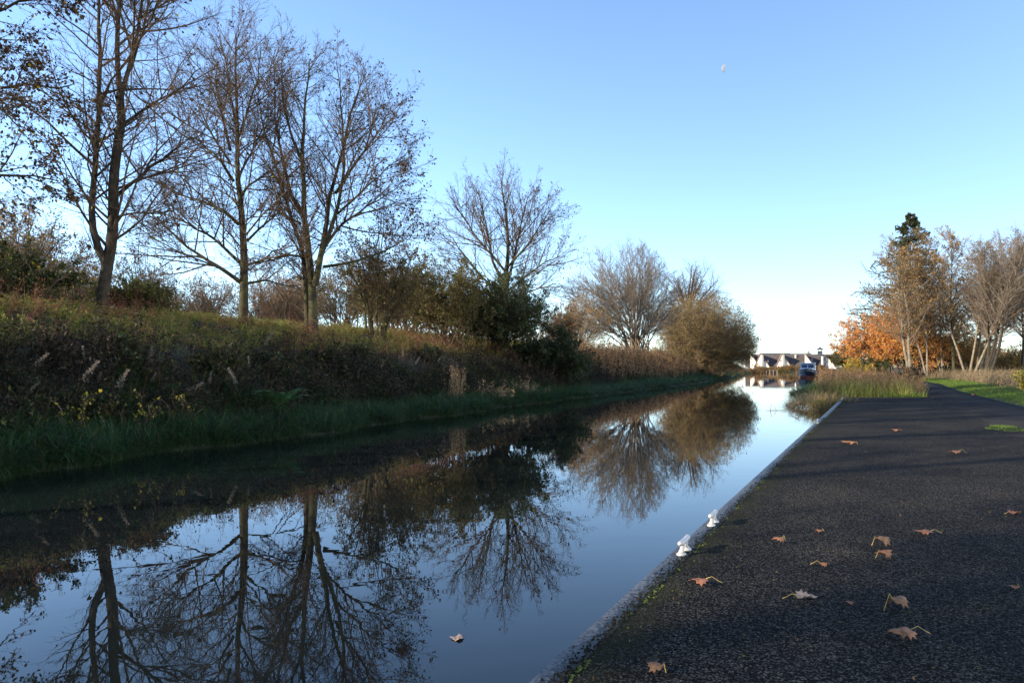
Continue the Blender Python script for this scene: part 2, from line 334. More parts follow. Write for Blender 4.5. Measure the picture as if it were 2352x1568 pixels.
# ------------------------------------------------------------------ plants: branch grower
def resample(P, n):
    P = np.asarray(P, float); d = np.concatenate([[0], np.cumsum(np.linalg.norm(np.diff(P, axis=0), axis=1))])
    t = np.linspace(0, d[-1], n+1)
    Q = np.stack([np.interp(t, d, P[:, i]) for i in range(3)], -1)
    for _ in range(2): Q[1:-1] = .25*Q[:-2]+.5*Q[1:-1]+.25*Q[2:]
    return Q, d[-1]
def from_lines(lines, n=16, wob=.03, rng=None):
    Ps, Rs, Ls = [], [], []
    for P, r0, r1 in lines:
        Q, L = resample(P, n)
        if rng is not None:
            k = rng.normal(0, wob, (n+1, 3))*np.linspace(0, 1, n+1)[:, None]; k = (k+np.roll(k, 1, 0))/2; k[:2] = 0
            Q = Q+k
        Ps.append(Q); Ls.append(L); Rs.append(r0+(r1-r0)*np.linspace(0, 1, n+1)**.8)
    return np.array(Ps), np.array(Rs), np.array(Ls)
def grow(par, rng, num, t0, t1, ang, angsd, length, nseg=4, wob=.12, up=.06, rr=.014, rmin=.004, shape=None, rmaxf=.7):
    """children of the branches par = (P, R, L); length: function(t, Lparent, n) or ratio"""
    P, R, L = par; N, n1, _ = P.shape; n = n1-1
    cnt = np.array([num(l) for l in L], int) if callable(num) else np.full(N, num, int)
    pi = np.repeat(np.arange(N), cnt); K = len(pi)
    if K == 0: return np.zeros((0, nseg+1, 3)), np.zeros((0, nseg+1)), np.zeros(0)
    within = np.concatenate([(np.arange(c)+rng.random(c))/max(c, 1) for c in cnt])
    t = t0+(t1-t0)*within
    f = t*n; a = np.minimum(f.astype(int), n-1); fr = (f-a)
    p = P[pi, a]*(1-fr)[:, None]+P[pi, a+1]*fr[:, None]; tan = nrm(P[pi, a+1]-P[pi, a]); rp = R[pi, a]*(1-fr)+R[pi, a+1]*fr
    v = rng.normal(size=(K, 3)); q = nrm(v-(v*tan).sum(1, keepdims=True)*tan)
    A = np.radians(rng.normal(ang, angsd, K))[:, None]
    d = np.cos(A)*tan+np.sin(A)*q
    if callable(length): ln = length(t, L[pi], K, p, d)
    else: ln = L[pi]*length*(1-.55*t)*rng.uniform(.6, 1.25, K)
    r0 = np.clip(np.minimum(rp*rmaxf, ln*rr), rmin, None)
    C = np.empty((K, nseg+1, 3)); C[:, 0] = p; up = np.array([0, 0, up])
    for s in range(nseg):
        C[:, s+1] = C[:, s]+d*(ln/nseg)[:, None]
        d = nrm(d+rng.normal(0, wob, (K, 3))+up)
    RR = np.maximum(r0[:, None]*(1-.8*np.linspace(0, 1, nseg+1))[None, :], rmin*.6)
    return C, RR, ln
def tubes(levels):
    """levels: list of (P, R, sides)"""
    Vs, Fs = [], []; base = 0
    for P, R, s in levels:
        N, n1, _ = P.shape
        if N == 0: continue
        T = np.empty_like(P); T[:, 1:-1] = P[:, 2:]-P[:, :-2]; T[:, 0] = P[:, 1]-P[:, 0]; T[:, -1] = P[:, -1]-P[:, -2]; T = nrm(T)
        mean = nrm(P[:, -1]-P[:, 0]); ref = np.where(np.abs(mean[:, 2:3]) < .75, np.array([[0.1, .05, 1.]]), np.array([[1., .1, .07]]))
        A = nrm(np.cross(T, ref[:, None, :])); B = np.cross(T, A)
        ph = np.arange(s)*2*PI/s
        V = P[:, :, None, :]+R[:, :, None, None]*(np.cos(ph)[None, None, :, None]*A[:, :, None, :]+np.sin(ph)[None, None, :, None]*B[:, :, None, :])
        I = base+np.arange(N*n1*s).reshape(N, n1, s); J = np.roll(I, -1, axis=2)
        Fs.append(np.stack([I[:, :-1], J[:, :-1], J[:, 1:], I[:, 1:]], -1).reshape(-1, 4)); Vs.append(V.reshape(-1, 3)); base += N*n1*s
    return np.concatenate(Vs), [np.concatenate(Fs)]
def leaves(p, size, rng, d=None, wide=.62, droop=.3, fold=.25):
    """folded diamond leaves at the points p"""
    K = len(p); sz = size*rng.uniform(.55, 1.3, K)[:, None]
    if d is None: d = rng.normal(size=(K, 3))
    d = nrm(d+np.array([0, 0, -droop])); v = rng.normal(size=(K, 3)); s = nrm(np.cross(d, v)); nn = np.cross(s, d)
    V = np.stack([p, p+d*sz*.5+s*sz*wide*.5+nn*sz*fold*.4, p+d*sz, p+d*sz*.5-s*sz*wide*.5+nn*sz*fold*.4], 1).reshape(-1, 3)
    I = np.arange(K)[:, None]*4
    return V, [np.concatenate([I+[0, 1, 2], I+[0, 2, 3]], 0)]
def along(par, rng, K, t0=.2, t1=1.0):
    P, R, L = par; N, n1, _ = P.shape
    pi = rng.integers(0, N, K); t = rng.uniform(t0, t1, K)*(n1-1); a = np.minimum(t.astype(int), n1-2); f = (t-a)[:, None]
    return P[pi, a]*(1-f)+P[pi, a+1]*f, nrm(P[pi, a+1]-P[pi, a])
def fan(base, c, rd, n, rng, r0=.05, r1=.012, lo=.0, spread=.15, reach=.9, curve=.25):
    """stems from the base towards points over the upper part of the ellipsoid (c, rd)"""
    base = np.array(base, float); c = np.array(c, float); rd = np.array(rd, float); out = []
    for i in range(n):
        z = rng.uniform(lo, 1); a = rng.uniform(0, 2*PI); h = math.sqrt(max(0, 1-z*z))
        tip = base+(c+rd*np.array([h*math.cos(a), h*math.sin(a), z])-base)*reach*rng.uniform(.8, 1.0)
        b0 = base+np.array([rng.normal(0, spread), rng.normal(0, spread), 0])
        mid = b0+(tip-b0)*np.array([1-curve, 1-curve, 1])*.5+np.array([0, 0, curve*.25*np.linalg.norm(tip-b0)])*.5
        out.append((np.array([b0, (b0+mid)/2+rng.normal(0, .04, 3), mid, (mid+tip)/2+rng.normal(0, .06, 3), tip]), r0*rng.uniform(.7, 1.2), r1))
    return out
def plant(name, label, cat, base, lines, levels, rng, bark, twig, foliage=None, group=None, keep=None, sides=8, nlines=16, wob=.05, names=('trunk', 'crown', 'foliage'), leaf_lv=(-1,), one=False):
    """foliage: list of (material, count, size, droop)"""
    base = np.array(base, float); g0 = float(gz(base[0], base[1]))
    if base[2] > g0-.1:                       # root it in the ground
        lines = [(np.concatenate([[np.array(P[0])-(0, 0, max(.15, P[0][2]-g0+.15))], P]) if P[0][2] < base[2]+.6 else P, a, b_) for P, a, b_ in lines]; base[2] = g0
    root = thing(name, label, cat, base, group=group, world=True)
    lv = [from_lines(lines, nlines, wob, rng)]
    for kw in levels: lv.append(grow(lv[-1] if 'on' not in kw else tuple(np.concatenate([lv[j][q] for j in kw['on']]) if False else lv[kw['on'][0]][q] for q in range(3)), rng, **{a: b for a, b in kw.items() if a != 'on'}))
    sd = [5, 4, 3, 3]
    V, Fc = tubes([(lv[0][0], lv[0][1], sides)]+([(l[0], l[1], 3) for l in lv[1:]] if one else [])); mesh_obj(names[0], V, Fc, bark, root, smooth=True)
    if not one: V, Fc = tubes([(l[0], l[1], sd[min(i, 3)]) for i, l in enumerate(lv[1:])]); mesh_obj(names[1], V, Fc, twig, root)
    if foliage:
        Vs, Fs, mi, mats, base_i = [], [], [], [], 0
        for j, (m, K, size, droop) in enumerate(foliage):
            src = lv[leaf_lv[j % len(leaf_lv)]]
            p, d = along(src, rng, K)
            if keep is not None: kk = keep(p); p, d = p[kk], d[kk]
            V, f = leaves(p+rng.normal(0, size*.4, p.shape), size, rng, d+rng.normal(0, .8, d.shape), droop=droop)
            Vs.append(V); Fs.append(f[0]+base_i); mi.append(np.full(len(f[0]), j)); mats.append(m); base_i += len(V)
        mesh_obj(names[2], np.concatenate(Vs), [np.concatenate(Fs)], mats, root, midx=np.concatenate(mi))
    return root

def ratio(lo, hi, ref):                       # branch length from a crown profile along the stem
    return None
def prof(tab, rng, s=.25):                    # tab: [(t, metres)...]
    tt = [a for a, _ in tab]; ll = [b for _, b in tab]
    return lambda t, L, K, p, d: np.interp(t, tt, ll)*rng.uniform(1-s, 1+s, K)
def dome(tab, rng, c, rd, s=.3):                # as prof, but kept inside the ellipsoid (c, rd)
    f = prof(tab, rng, s); c = np.array(c, float); rd = np.array(rd, float)
    def g(t, L, K, p, d):
        q = (p-c)/rd; e = d/rd; A = (e*e).sum(1); B = (q*e).sum(1); C = (q*q).sum(1)-1
        r = (-B+np.sqrt(np.maximum(B*B-A*C, 0)))/A
        return np.maximum(np.minimum(f(t, L, K, p, d), r*rng.uniform(.85, 1.03, K)), .12)
    return g
def fixed(a, b, rng): return lambda t, L, K, p, d: rng.uniform(a, b, K)
SUB = lambda rng, k2=7, k3=5, l2=.42, l3=.42, up=.05, a=42: [
    dict(num=k2, t0=.15, t1=.97, ang=a, angsd=12, length=l2, nseg=4, wob=.12, up=up, rr=.012, rmin=.005),
    dict(num=k3, t0=.12, t1=1.0, ang=40, angsd=14, length=l3*1.1, nseg=3, wob=.15, up=up, rr=.012, rmin=.0035)]

# ---- the row of trees on the left embankment
rng = np.random.default_rng(11)
def D(pts, y, jit=.5):                        # polyline surveyed at about y metres ahead
    out = []
    for i, (u, v) in enumerate(pts):
        out.append(dp(u, v, y+(rng.uniform(-jit, jit) if i > 0 else 0)))
    return out
C5 = lambda pts: [(367.5+.46875*a, 45.9+.46875*b) for a, b in pts]
# forked tree
y = 21.9
lines = [(D([(232, 710), (240, 640), (252, 590), (260, 500), (258, 440), (272, 330), (275, 200)], y, .3), .19, .11),
         (D([(245, 610), (222, 580), (207, 530), (212, 450), (224, 330), (226, 180), (228, 40), (222, -120)], y, .3), .115, .03),
         (D([(275, 215), (268, 110), (273, 0), (268, -150), (262, -260)], y, .3), .085, .025),
         (D([(275, 225), (300, 150), (318, 60), (330, -40), (350, -180)], y, .4), .075, .02),
         (D([(300, 160), (330, 60), (352, -30), (380, -130)], y, .6), .05, .012),
         (D([(262, 455), (310, 415), (345, 385), (410, 335), (465, 310)], y, 1.0), .06, .012),
         (D([(262, 300), (320, 260), (375, 225), (430, 190), (460, 150)], y, 1.0), .055, .012),
         (D([(262, 500), (300, 490), (345, 488), (410, 480)], y, 1.0), .04, .01)]
plant('sycamore_tree', 'tall bare dark tree that forks into two stems just above the bank at the left', 'tree', dp(232, 710, y), lines,
      [dict(num=lambda l: int(4.4*l), t0=.2, t1=1, ang=52, angsd=14, length=prof([(0, 2.9), (.5, 2.6), (1, 1.3)], rng, .45), nseg=6, wob=.10, up=.05, rr=.012, rmin=.008)]+SUB(rng, 11, 9),
      rng, M['bark'], M['twig'], [(M['leaf_brown'], 420, .13, .4), (M['leaf_yellow'], 40, .12, .4)])
# straight tree with low wide limbs
y = 28.5
lines = [(D(C5([(408, 1440), (412, 1300), (415, 1180), (400, 950), (375, 700), (380, 500), (372, 300), (375, 70)]), y, .3), .19, .02),
         (D(C5([(400, 1290), (310, 1220), (200, 1160), (60, 1050), (-10, 960)]), y, 1.2), .085, .012),
         (D(C5([(402, 1200), (330, 1130), (250, 1060), (100, 980), (-40, 930)]), y, 1.2), .075, .012),
         (D(C5([(385, 1000), (310, 930), (200, 890), (60, 840), (-60, 770)]), y, 1.2), .07, .012),
         (D(C5([(360, 790), (290, 680), (220, 620), (110, 520)]), y, 1.0), .06, .01),
         (D(C5([(345, 640), (310, 500), (280, 350), (260, 150)]), y, .8), .06, .01),
         (D(C5([(385, 900), (410, 830), (480, 780), (560, 720), (640, 640)]), y, 1.2), .06, .01),
         (D(C5([(430, 1080), (480, 1030), (560, 960), (640, 900)]), y, 1.2), .055, .01),
         (D(C5([(425, 1200), (490, 1180), (560, 1130), (680, 1100)]), y, 1.2), .055, .01),
         (D(C5([(425, 1290), (520, 1275), (620, 1300), (720, 1310)]), y, 1.2), .05, .01),
         (D(C5([(375, 600), (420, 480), (470, 330), (500, 130)]), y, .8), .06, .01),
         (D(C5([(378, 560), (350, 400), (330, 250), (330, 110)]), y, .8), .05, .01),
         (D(C5([(345, 700), (250, 560), (190, 420), (170, 300)]), y, 1.0), .05, .01),
         (D(C5([(390, 760), (450, 640), (510, 520), (560, 430)]), y, 1.0), .05, .01)]
plant('sycamore_tree', 'bare tree with one straight trunk and long low limbs, second large trunk from the left', 'tree', dp(560, 720, y), lines,
      [dict(num=lambda l: int(4.3*l), t0=.18, t1=1, ang=46, angsd=12, length=prof([(0, 2.9), (.5, 2.6), (1, 1.4)], rng, .4), nseg=6, wob=.09, up=.06, rr=.011, rmin=.008)]+SUB(rng, 11, 9),
      rng, M['bark_moss'], M['twig'], [(M['leaf_brown'], 900, .11, .5), (M['leaf_yellow'], 30, .11, .4)])
# broad many-stemmed tree still holding leaves
y = 28.7
lines = [(D(C5([(752, 1490), (750, 1380), (745, 1250), (720, 1100), (705, 900), (695, 700), (700, 520), (740, 200)]), y, .3), .19, .02),
         (D(C5([(722, 1440), (715, 1300), (712, 1150), (650, 980), (610, 850), (560, 690), (500, 520), (470, 330)]), y, .6), .115, .015),
         (D(C5([(760, 1300), (785, 1170), (815, 1000), (835, 850), (880, 680), (930, 480), (1010, 250)]), y, .5), .125, .015),
         (D(C5([(790, 1150), (850, 1000), (900, 800), (900, 620), (890, 420), (870, 200)]), y, .8), .09, .012),
         (D(C5([(700, 950), (640, 870), (610, 700), (560, 500), (560, 180)]), y, .8), .08, .012),
         (D(C5([(700, 700), (640, 560), (600, 400), (600, 160)]), y, .8), .06, .01),
         (D(C5([(800, 1120), (880, 1010), (1000, 920), (1120, 850), (1200, 780)]), y, 1.0), .07, .01),
         (D(C5([(860, 850), (960, 700), (1060, 560), (1140, 420)]), y, 1.0), .06, .01),
         (D(C5([(800, 1210), (900, 1195), (1000, 1170), (1110, 1130), (1230, 1060)]), y, 1.2), .06, .01),
         (D(C5([(870, 950), (1000, 830), (1120, 720), (1210, 660)]), y, 1.0), .05, .01),
         (D(C5([(700, 1160), (620, 1150), (520, 1180), (440, 1170)]), y, 1.2), .05, .01),
         (D(C5([(690, 1000), (600, 950), (520, 920), (470, 860)]), y, 1.2), .05, .01)]
plant('sycamore_tree', 'broad many-stemmed tree holding brown leaves along its right side, third large trunk from the left', 'tree', dp(720, 735, y), lines,
      [dict(num=lambda l: int(4.3*l), t0=.2, t1=1, ang=44, angsd=12, length=prof([(0, 2.5), (.5, 2.2), (1, 1.1)], rng, .4), nseg=6, wob=.09, up=.05, rr=.011, rmin=.008)]+SUB(rng, 11, 9),
      rng, M['bark_moss'], M['twig'], [(M['leaf_brown'], 9500, .10, .5), (M['leaf_mix'], 2200, .10, .4)],
      keep=lambda p: (p[:, 0]+6.2+.25*(9.5-p[:, 2])+rng.normal(0, 1.1, len(p)) > 1.4) | (rng.random(len(p)) < .13))
# medium tree behind the evergreen thicket
y = 50.9
b0 = dp(1158, 760, y)
lines = [(D([(1158, 760), (1160, 690), (1163, 620), (1168, 540), (1160, 470), (1150, 415)], y, .5), .27, .03),
         (D([(1162, 660), (1180, 600), (1195, 520), (1215, 450)], y, .8), .12, .02),
         (D([(1158, 650), (1130, 600), (1118, 520), (1100, 440)], y, .8), .11, .02),
         (D([(1158, 680), (1110, 640), (1070, 590), (1030, 540)], y, 1.0), .10, .02),
         (D([(1164, 670), (1215, 630), (1255, 600), (1285, 590)], y, 1.0), .09, .02),
         (D([(1160, 620), (1215, 560), (1245, 510), (1265, 480)], y, 1.0), .09, .02),
         (D([(1158, 620), (1090, 540), (1060, 490), (1040, 470)], y, 1.0), .09, .02),
         (D([(1158, 690), (1090, 660), (1040, 640), (1010, 630)], y, 1.0), .07, .02),
         (D([(1164, 690), (1230, 665), (1280, 650)], y, 1.0), .07, .02)]
plant('sycamore_tree', 'medium round-headed tree rising behind the dark evergreen thicket', 'tree', b0, lines,
      [dict(num=lambda l: int(3.6*l), t0=.2, t1=1, ang=40, angsd=12, length=prof([(0, 3.6), (.5, 3.2), (1, 1.7)], rng, .35), nseg=6, wob=.07, up=.07, rr=.011, rmin=.011)]+SUB(rng, 11, 9),
      rng, M['bark_moss'], M['twig'], [(M['leaf_brown'], 5200, .11, .5)], keep=lambda p: (p[:, 0]+.5+rng.normal(0, 1.6, len(p)) > .8) | (rng.random(len(p)) < .2))
# fan-shaped bare tree
y = 87.0; b0 = dp(1462, 800, y)
ctr = dp(1428, 690, y)
lines = fan(b0, ctr, (6.7, 5.4, 7.0), 70, rng, .085, .018, lo=-.3, spread=.55, reach=.92, curve=.22)
plant('willow_tree', 'large bare tree of many stems opening like a fan, beyond the evergreen thicket', 'tree', b0, lines,
      [dict(num=12, t0=.42, t1=1, ang=30, angsd=9, length=dome([(0, 3.0), (.5, 2.8), (1, 2.4)], rng, ctr, (6.7, 5.4, 7.0)), nseg=5, wob=.06, up=.05, rr=.009, rmin=.012),
       dict(num=10, t0=.15, t1=1, ang=32, angsd=9, length=.5, nseg=4, wob=.08, up=.03, rr=.01, rmin=.009),
       dict(num=6, t0=.15, t1=1, ang=30, angsd=9, length=.5, nseg=3, wob=.1, up=.05, rr=.01, rmin=.007)],
      rng, M['twig_warm'], M['twig_pale'], [(M['leaf_gold'], 900, .13, .3)], wob=.12)
# rounder bare tree partly behind it
y = 120.0; b0 = dp(1578, 800, y)
lines = [(D([(1578, 800), (1580, 720), (1582, 660), (1590, 610)], y, .5), .35, .06)]+fan(dp(1580, 740, y), dp(1588, 668, y), (5.3, 5, 5.6), 26, rng, .12, .03, lo=-.2, spread=.1, reach=.95)
plant('oak_tree', 'bare open-crowned tree half hidden behind the fan-shaped tree', 'tree', b0, lines,
      [dict(num=12, t0=.3, t1=1, ang=38, angsd=12, length=dome([(0, 3.4), (.5, 3.0), (1, 2.4)], rng, dp(1588, 668, y), (5.6, 5.2, 5.8)), nseg=5, wob=.13, up=.0, rr=.011, rmin=.014)]+SUB(rng, 9, 6, up=0),
      rng, M['twig'], M['twig'], None)
# tree at the left edge, its leafy crown hanging into view
b0 = np.array([-13.6, 15.6, 3.6])
lines = [([b0, b0+(.1, 0, 2), b0+(.3, .1, 5), b0+(.1, 0, 9), b0+(.2, .1, 14)], .26, .04)]
for (zz, dx, dy, dz) in ((1.6, 4.0, .6, .2), (2.3, 4.2, -.6, .8), (3, 3.9, 1.2, 1.0), (3.8, 4.4, 0, 1.6), (4.6, 4.2, -.9, 2.0), (5.4, 4.4, .7, 2.6), (6.4, 4.3, .3, 3.0), (7.4, 3.8, -.7, 3.6), (8.5, 3.4, .8, 4.2), (3, -4, 2, 1.5), (5, -4, -1, 2.5), (7, -3, 2, 3), (4, .5, -4, 2), (6, .3, 4, 3)):
    p0 = b0+(.2, .05, zz); lines.append(([p0, p0+np.array((dx, dy, dz))*.35+(0, 0, .1), p0+np.array((dx, dy, dz))*.7+(0, 0, .1), p0+(dx, dy, dz)], .09, .012))
left_tree = plant('sycamore_tree', 'dark leafy tree whose crown hangs into view at the left edge', 'tree', b0, lines,
      [dict(num=lambda l: int(4.2*l), t0=.2, t1=1, ang=46, angsd=12, length=prof([(0, 2.2), (.5, 1.8), (1, .8)], rng, .4), nseg=6, wob=.09, up=.0, rr=.011, rmin=.008)]+SUB(rng, 11, 9),
      rng, M['bark'], M['twig'], [(M['leaf_brown'], 22000, .085, .5), (M['leaf_mix'], 4200, .085, .5), (M['leaf_yellow'], 250, .12, .5)])
# the same row running on past the left edge: they shade the landing stage
shade_tree = plant('sycamore_tree', 'bare tree of the embankment row standing outside the left edge of the photo', 'tree', b0, lines[:11],
      [dict(num=lambda l: int(3.0*l), t0=.2, t1=1, ang=46, angsd=12, length=prof([(0, 2.0), (.5, 1.7), (1, .8)], rng, .4), nseg=6, wob=.09, up=.0, rr=.011, rmin=.008)]+SUB(rng, 6, 5),
      rng, M['bark'], M['twig'], [(M['leaf_brown'], 900, .13, .5)])
shade_tree.location = (-14.9, 12.0, 3.4); shade_tree['group'] = 'embankment trees outside the frame'
for c in shade_tree.children: c.location = tuple(-b0)
for (x, yy, rz, sc) in ((-16.6, 8.6, 1.2, .95), (-18.4, 5.0, 2.4, .75), (-19.8, -1.9, 1.0, .72), (-19.4, 1.7, .2, .66), (-17.4, 7.0, 5.8, .7), (-20.6, -5.9, 5.2, .9)):
    t = copy_thing(shade_tree, (x, yy, 3.4), rz, 'bare tree of the embankment row standing outside the left edge of the photo', sc)
    t['group'] = 'embankment trees outside the frame'

for (x, yy, rz, sc) in ((-18.8, 18.0, 2.2, .75), (-22.0, -9.6, 3.3, .95), (-24.0, -13.5, .7, .95), (-20.2, -9.0, 5.0, .85)):
    t = copy_thing(left_tree, (x, yy, 3.3), rz, 'leafy tree of the embankment row standing outside the left edge of the photo', sc); t['group'] = 'leafy embankment trees outside the frame'
# ---- thorn trees and thickets on the embankment
def thicket(name, label, cat, u, vb, y, w, h, n, foliage, bark, twig, k=(10, 7, 4), ls=(1.0, .45, .5), lo=-.2, dy=None, up=.04, ang=42, zc=.5, names=('stems', 'branches', 'foliage'), group=None, leaf_lv=(-1,), seed=1, base=None, r0=.05, clip=False, one=False):
    rg = np.random.default_rng(seed)
    b0 = dp(u, vb, y) if base is None else np.array(base, float)
    if base is None: b0[2] = min(b0[2], float(gz(b0[0], b0[1])))
    c = b0+(0, 0, h*zc); rd = (w/2, (dy or w)/2, h*(1-zc))
    lines = fan(b0, c, rd, n, rg, r0, .012, lo=lo, spread=w*.06, reach=.9)
    s = (w*h)**.5
    return plant(name, label, cat, b0, lines, [dict(num=k[0], t0=.25, t1=1, ang=ang, angsd=13, length=(dome([(0, s*.4), (1, s*.3)], rg, c, rd) if clip else prof([(0, ls[0]*s*.32), (1, ls[0]*s*.14)], rg, .4)), nseg=5, wob=.13, up=up, rr=.012, rmin=.008),
        dict(num=k[1], t0=.15, t1=1, ang=44, angsd=13, length=ls[1], nseg=3, wob=.15, up=up, rr=.012, rmin=.006),
        dict(num=k[2], t0=.1, t1=1, ang=44, angsd=13, length=ls[2], nseg=3, wob=.15, up=up, rr=.012, rmin=.005)],
        rg, bark, twig, foliage, names=names, sides=6, nlines=10, wob=.1, leaf_lv=leaf_lv, group=group, one=one)
T3 = ('trunk', 'branches', 'foliage')
thicket('hawthorn_tree', 'small twiggy thorn tree seen between the forked tree and the straight tree', 'tree', 335, 690, 46, 3.9, 7.4, 26, [(M['leaf_mix'], 3500, .09, .3)], M['twig'], M['twig_warm'], names=T3, seed=3, k=(11, 8, 5))
thicket('hawthorn_tree', 'twiggy golden thorn tree low at the left edge behind the brambles', 'tree', 40, 690, 34, 5.2, 6.0, 24, [(M['leaf_mix'], 5000, .10, .3), (M['leaf_yellow'], 300, .11, .3)], M['twig'], M['twig_warm'], names=T3, seed=4, k=(11, 8, 5))
thicket('hawthorn_bush', 'thin bare thorn bush left of the forked tree', 'bush', 170, 690, 37, 3.2, 3.2, 14, [(M['leaf_yellow'], 260, .10, .3), (M['leaf_mix'], 800, .09, .3)], M['twig'], M['twig'], names=T3, seed=5)
thicket('hawthorn_bush', 'low brown thorn bush left of the straight tree trunk', 'bush', 480, 700, 50, 5.6, 4.8, 24, [(M['leaf_brown'], 900, .09, .3), (M['leaf_olive'], 900, .10, .3)], M['twig'], M['twig_warm'], seed=6)
thicket('hawthorn_bush', 'orange-tinted thorn bush between the straight tree and the broad tree', 'bush', 650, 710, 52, 5.4, 5.8, 22, [(M['leaf_rust'], 1800, .10, .3), (M['leaf_orange'], 250, .10, .3)], M['twig'], M['twig_warm'], seed=7)
thicket('hawthorn_tree', 'low crooked thorn tree with olive leaves to the right of the broad tree', 'tree', 870, 760, 33, 5.0, 5.6, 18, [(M['leaf_olive'], 5200, .10, .3), (M['leaf_mix'], 2500, .10, .3)], M['bark_moss'], M['twig'], names=T3, seed=8, k=(11, 8, 5), r0=.075)
thicket('hawthorn_bush', 'olive green bush between the crooked thorn tree and the evergreen thicket', 'bush', 1030, 790, 38, 5.4, 4.6, 24, [(M['leaf_olive'], 26000, .085, .2)], M['twig'], M['twig'], seed=9, k=(12, 8, 4))
thicket('hawthorn_bush', 'broad olive bush directly behind the crooked thorn tree', 'bush', 945, 770, 42, 5.6, 4.0, 22, [(M['leaf_olive'], 20000, .09, .2), (M['leaf_rust'], 3000, .09, .2)], M['twig'], M['twig_warm'], seed=18, k=(12, 8, 4))
ev = thicket('holly_thicket', 'dense dark evergreen thicket spreading down the bank in the middle', 'bush', 1150, 800, 41, 6.6, 4.9, 38, [(M['leaf_dark'], 56000, .085, .1), (M['leaf_olive'], 16000, .08, .1)], M['twig'], M['twig'], seed=10, k=(14, 8, 4), lo=-.3)
thicket('holly_bush', 'dark evergreen bush at the foot of the bank, right end of the thicket', 'bush', 1265, 870, 41.5, 4.6, 3.0, 26, [(M['leaf_dark'], 34000, .08, .1)], M['twig'], M['twig'], seed=12, k=(13, 8, 4), lo=-.3)
thicket('hawthorn_bush', 'orange-brown twiggy bush left of the fan-shaped tree', 'bush', 1330, 800, 70, 6.0, 5.6, 24, [(M['leaf_gold'], 3500, .10, .2)], M['twig_pale'], M['twig_warm'], seed=13, k=(12, 8, 5))
thicket('willow_bush', 'rounded olive and rust willow bush at the water where the left bank ends', 'bush', 1618, 846, 103, 13.4, 11.0, 110, [(M['leaf_willow'], 46000, .15, .2), (M['leaf_rust'], 30000, .15, .2)], M['twig_warm'], M['twig_warm'], seed=14, k=(16, 9, 5), lo=-.4, zc=.42, clip=True)
thicket('willow_bush', 'small brown bush at the very end of the left bank by the white gables', 'bush', 1738, 853, 190, 5, 3.4, 22, [(M['leaf_rust'], 4500, .18, .2)], M['twig'], M['twig_warm'], seed=15)
thicket('bramble_bush', 'dark green bramble bush along the crest at the left edge', 'bush', 10, 700, 20, 4.2, 1.7, 24, [(M['leaf_dark'], 9000, .08, .2), (M['under'], 6000, .085, .2), (M['leaf_yellow'], 120, .09, .2)], M['twig'], M['twig'], seed=16, lo=-.1)
thicket('bramble_bush', 'low green bramble bush to the right of the forked tree', 'bush', 335, 700, 25, 3.6, 1.0, 20, [(M['under'], 9000, .085, .2)], M['twig'], M['twig'], seed=17, lo=-.1)

hd = thicket('hawthorn_bush', 'tall unseen hedge bush added for shade outside the left edge of the photo', 'bush', 0, 0, 0, 9, 4.4, 40, [(M['leaf_mix'], 26000, .11, .2)], M['twig'], M['twig'], seed=90, base=(-24, 13.5, 3.2), lo=-.1, group='added shade hedge outside the frame')
for (x, yy) in ((-25, -9.0), (-26, -15)): copy_thing(hd, (x, yy, 3.2), 0.0)  # unseen hedge bushes, added to throw shade on bank and landing
rgf = np.random.default_rng(44); K = 900; yf = 62+150*rgf.random(K); xf = wl(yf)-9-40*rgf.random(K)**1.2; pf = np.stack([xf, yf, gz(xf, yf)], -1); hf = rgf.uniform(.8, 3.0, K)*(.5+.8*rgf.random(K))
i_ = np.repeat(np.arange(K), 40); qf = pf[i_]+np.stack([rgf.normal(0, .8, len(i_)), rgf.normal(0, .8, len(i_)), rgf.random(len(i_))**.8*hf[i_]], -1)
V, fs = leaves(qf, .24, rgf, wide=.45, droop=-.3); tag(mesh_obj('scrub', V, fs, M['leaf_rust']), 'far brown scrub along the top of the left embankment behind the fan-shaped tree', 'scrub', kind='stuff')
for i_, (u, y, w_, h_, fo, lab) in enumerate((
        (-10, 40, 6.5, 8.2, 'leaf_gold', 'golden brown thorn tree cut by the left edge of the photo'), (105, 44, 6.5, 7.8, 'leaf_mix', 'golden brown thorn tree behind the brambles, second from the left edge'),
        (225, 52, 6.0, 6.8, 'leaf_rust', 'brown bush showing right behind the forked tree'), (420, 54, 7.0, 5.6, 'leaf_mix', 'twiggy brown bush left of the straight tree, behind the crest'),
        (600, 56, 7.0, 6.6, 'leaf_rust', 'rusty twiggy bush just right of the straight tree trunk'), (690, 60, 6.0, 6.4, 'leaf_rust', 'rusty tree seen behind the stems of the broad tree'),
        (790, 50, 6.0, 6.4, 'leaf_olive', 'olive thorn tree to the right behind the broad tree'), (900, 56, 7.0, 7.4, 'leaf_olive', 'tall olive thorn tree filling the gap before the medium round-headed tree'), (1290, 62, 5.0, 4.4, 'leaf_rust', 'brown twiggy bush behind the right end of the evergreen thicket'))):
    X = (u-CX)/F*y
    thicket('thorn_bush', lab, 'bush', 0, 0, 0, w_, h_, 26, [(M[fo], 5200, .12, .3), (M['leaf_mix'], 1500, .11, .3)], M['twig'], M['twig_warm'], seed=400+i_, base=(X, y, float(gz(X, y))), k=(12, 8, 5), lo=-.1)
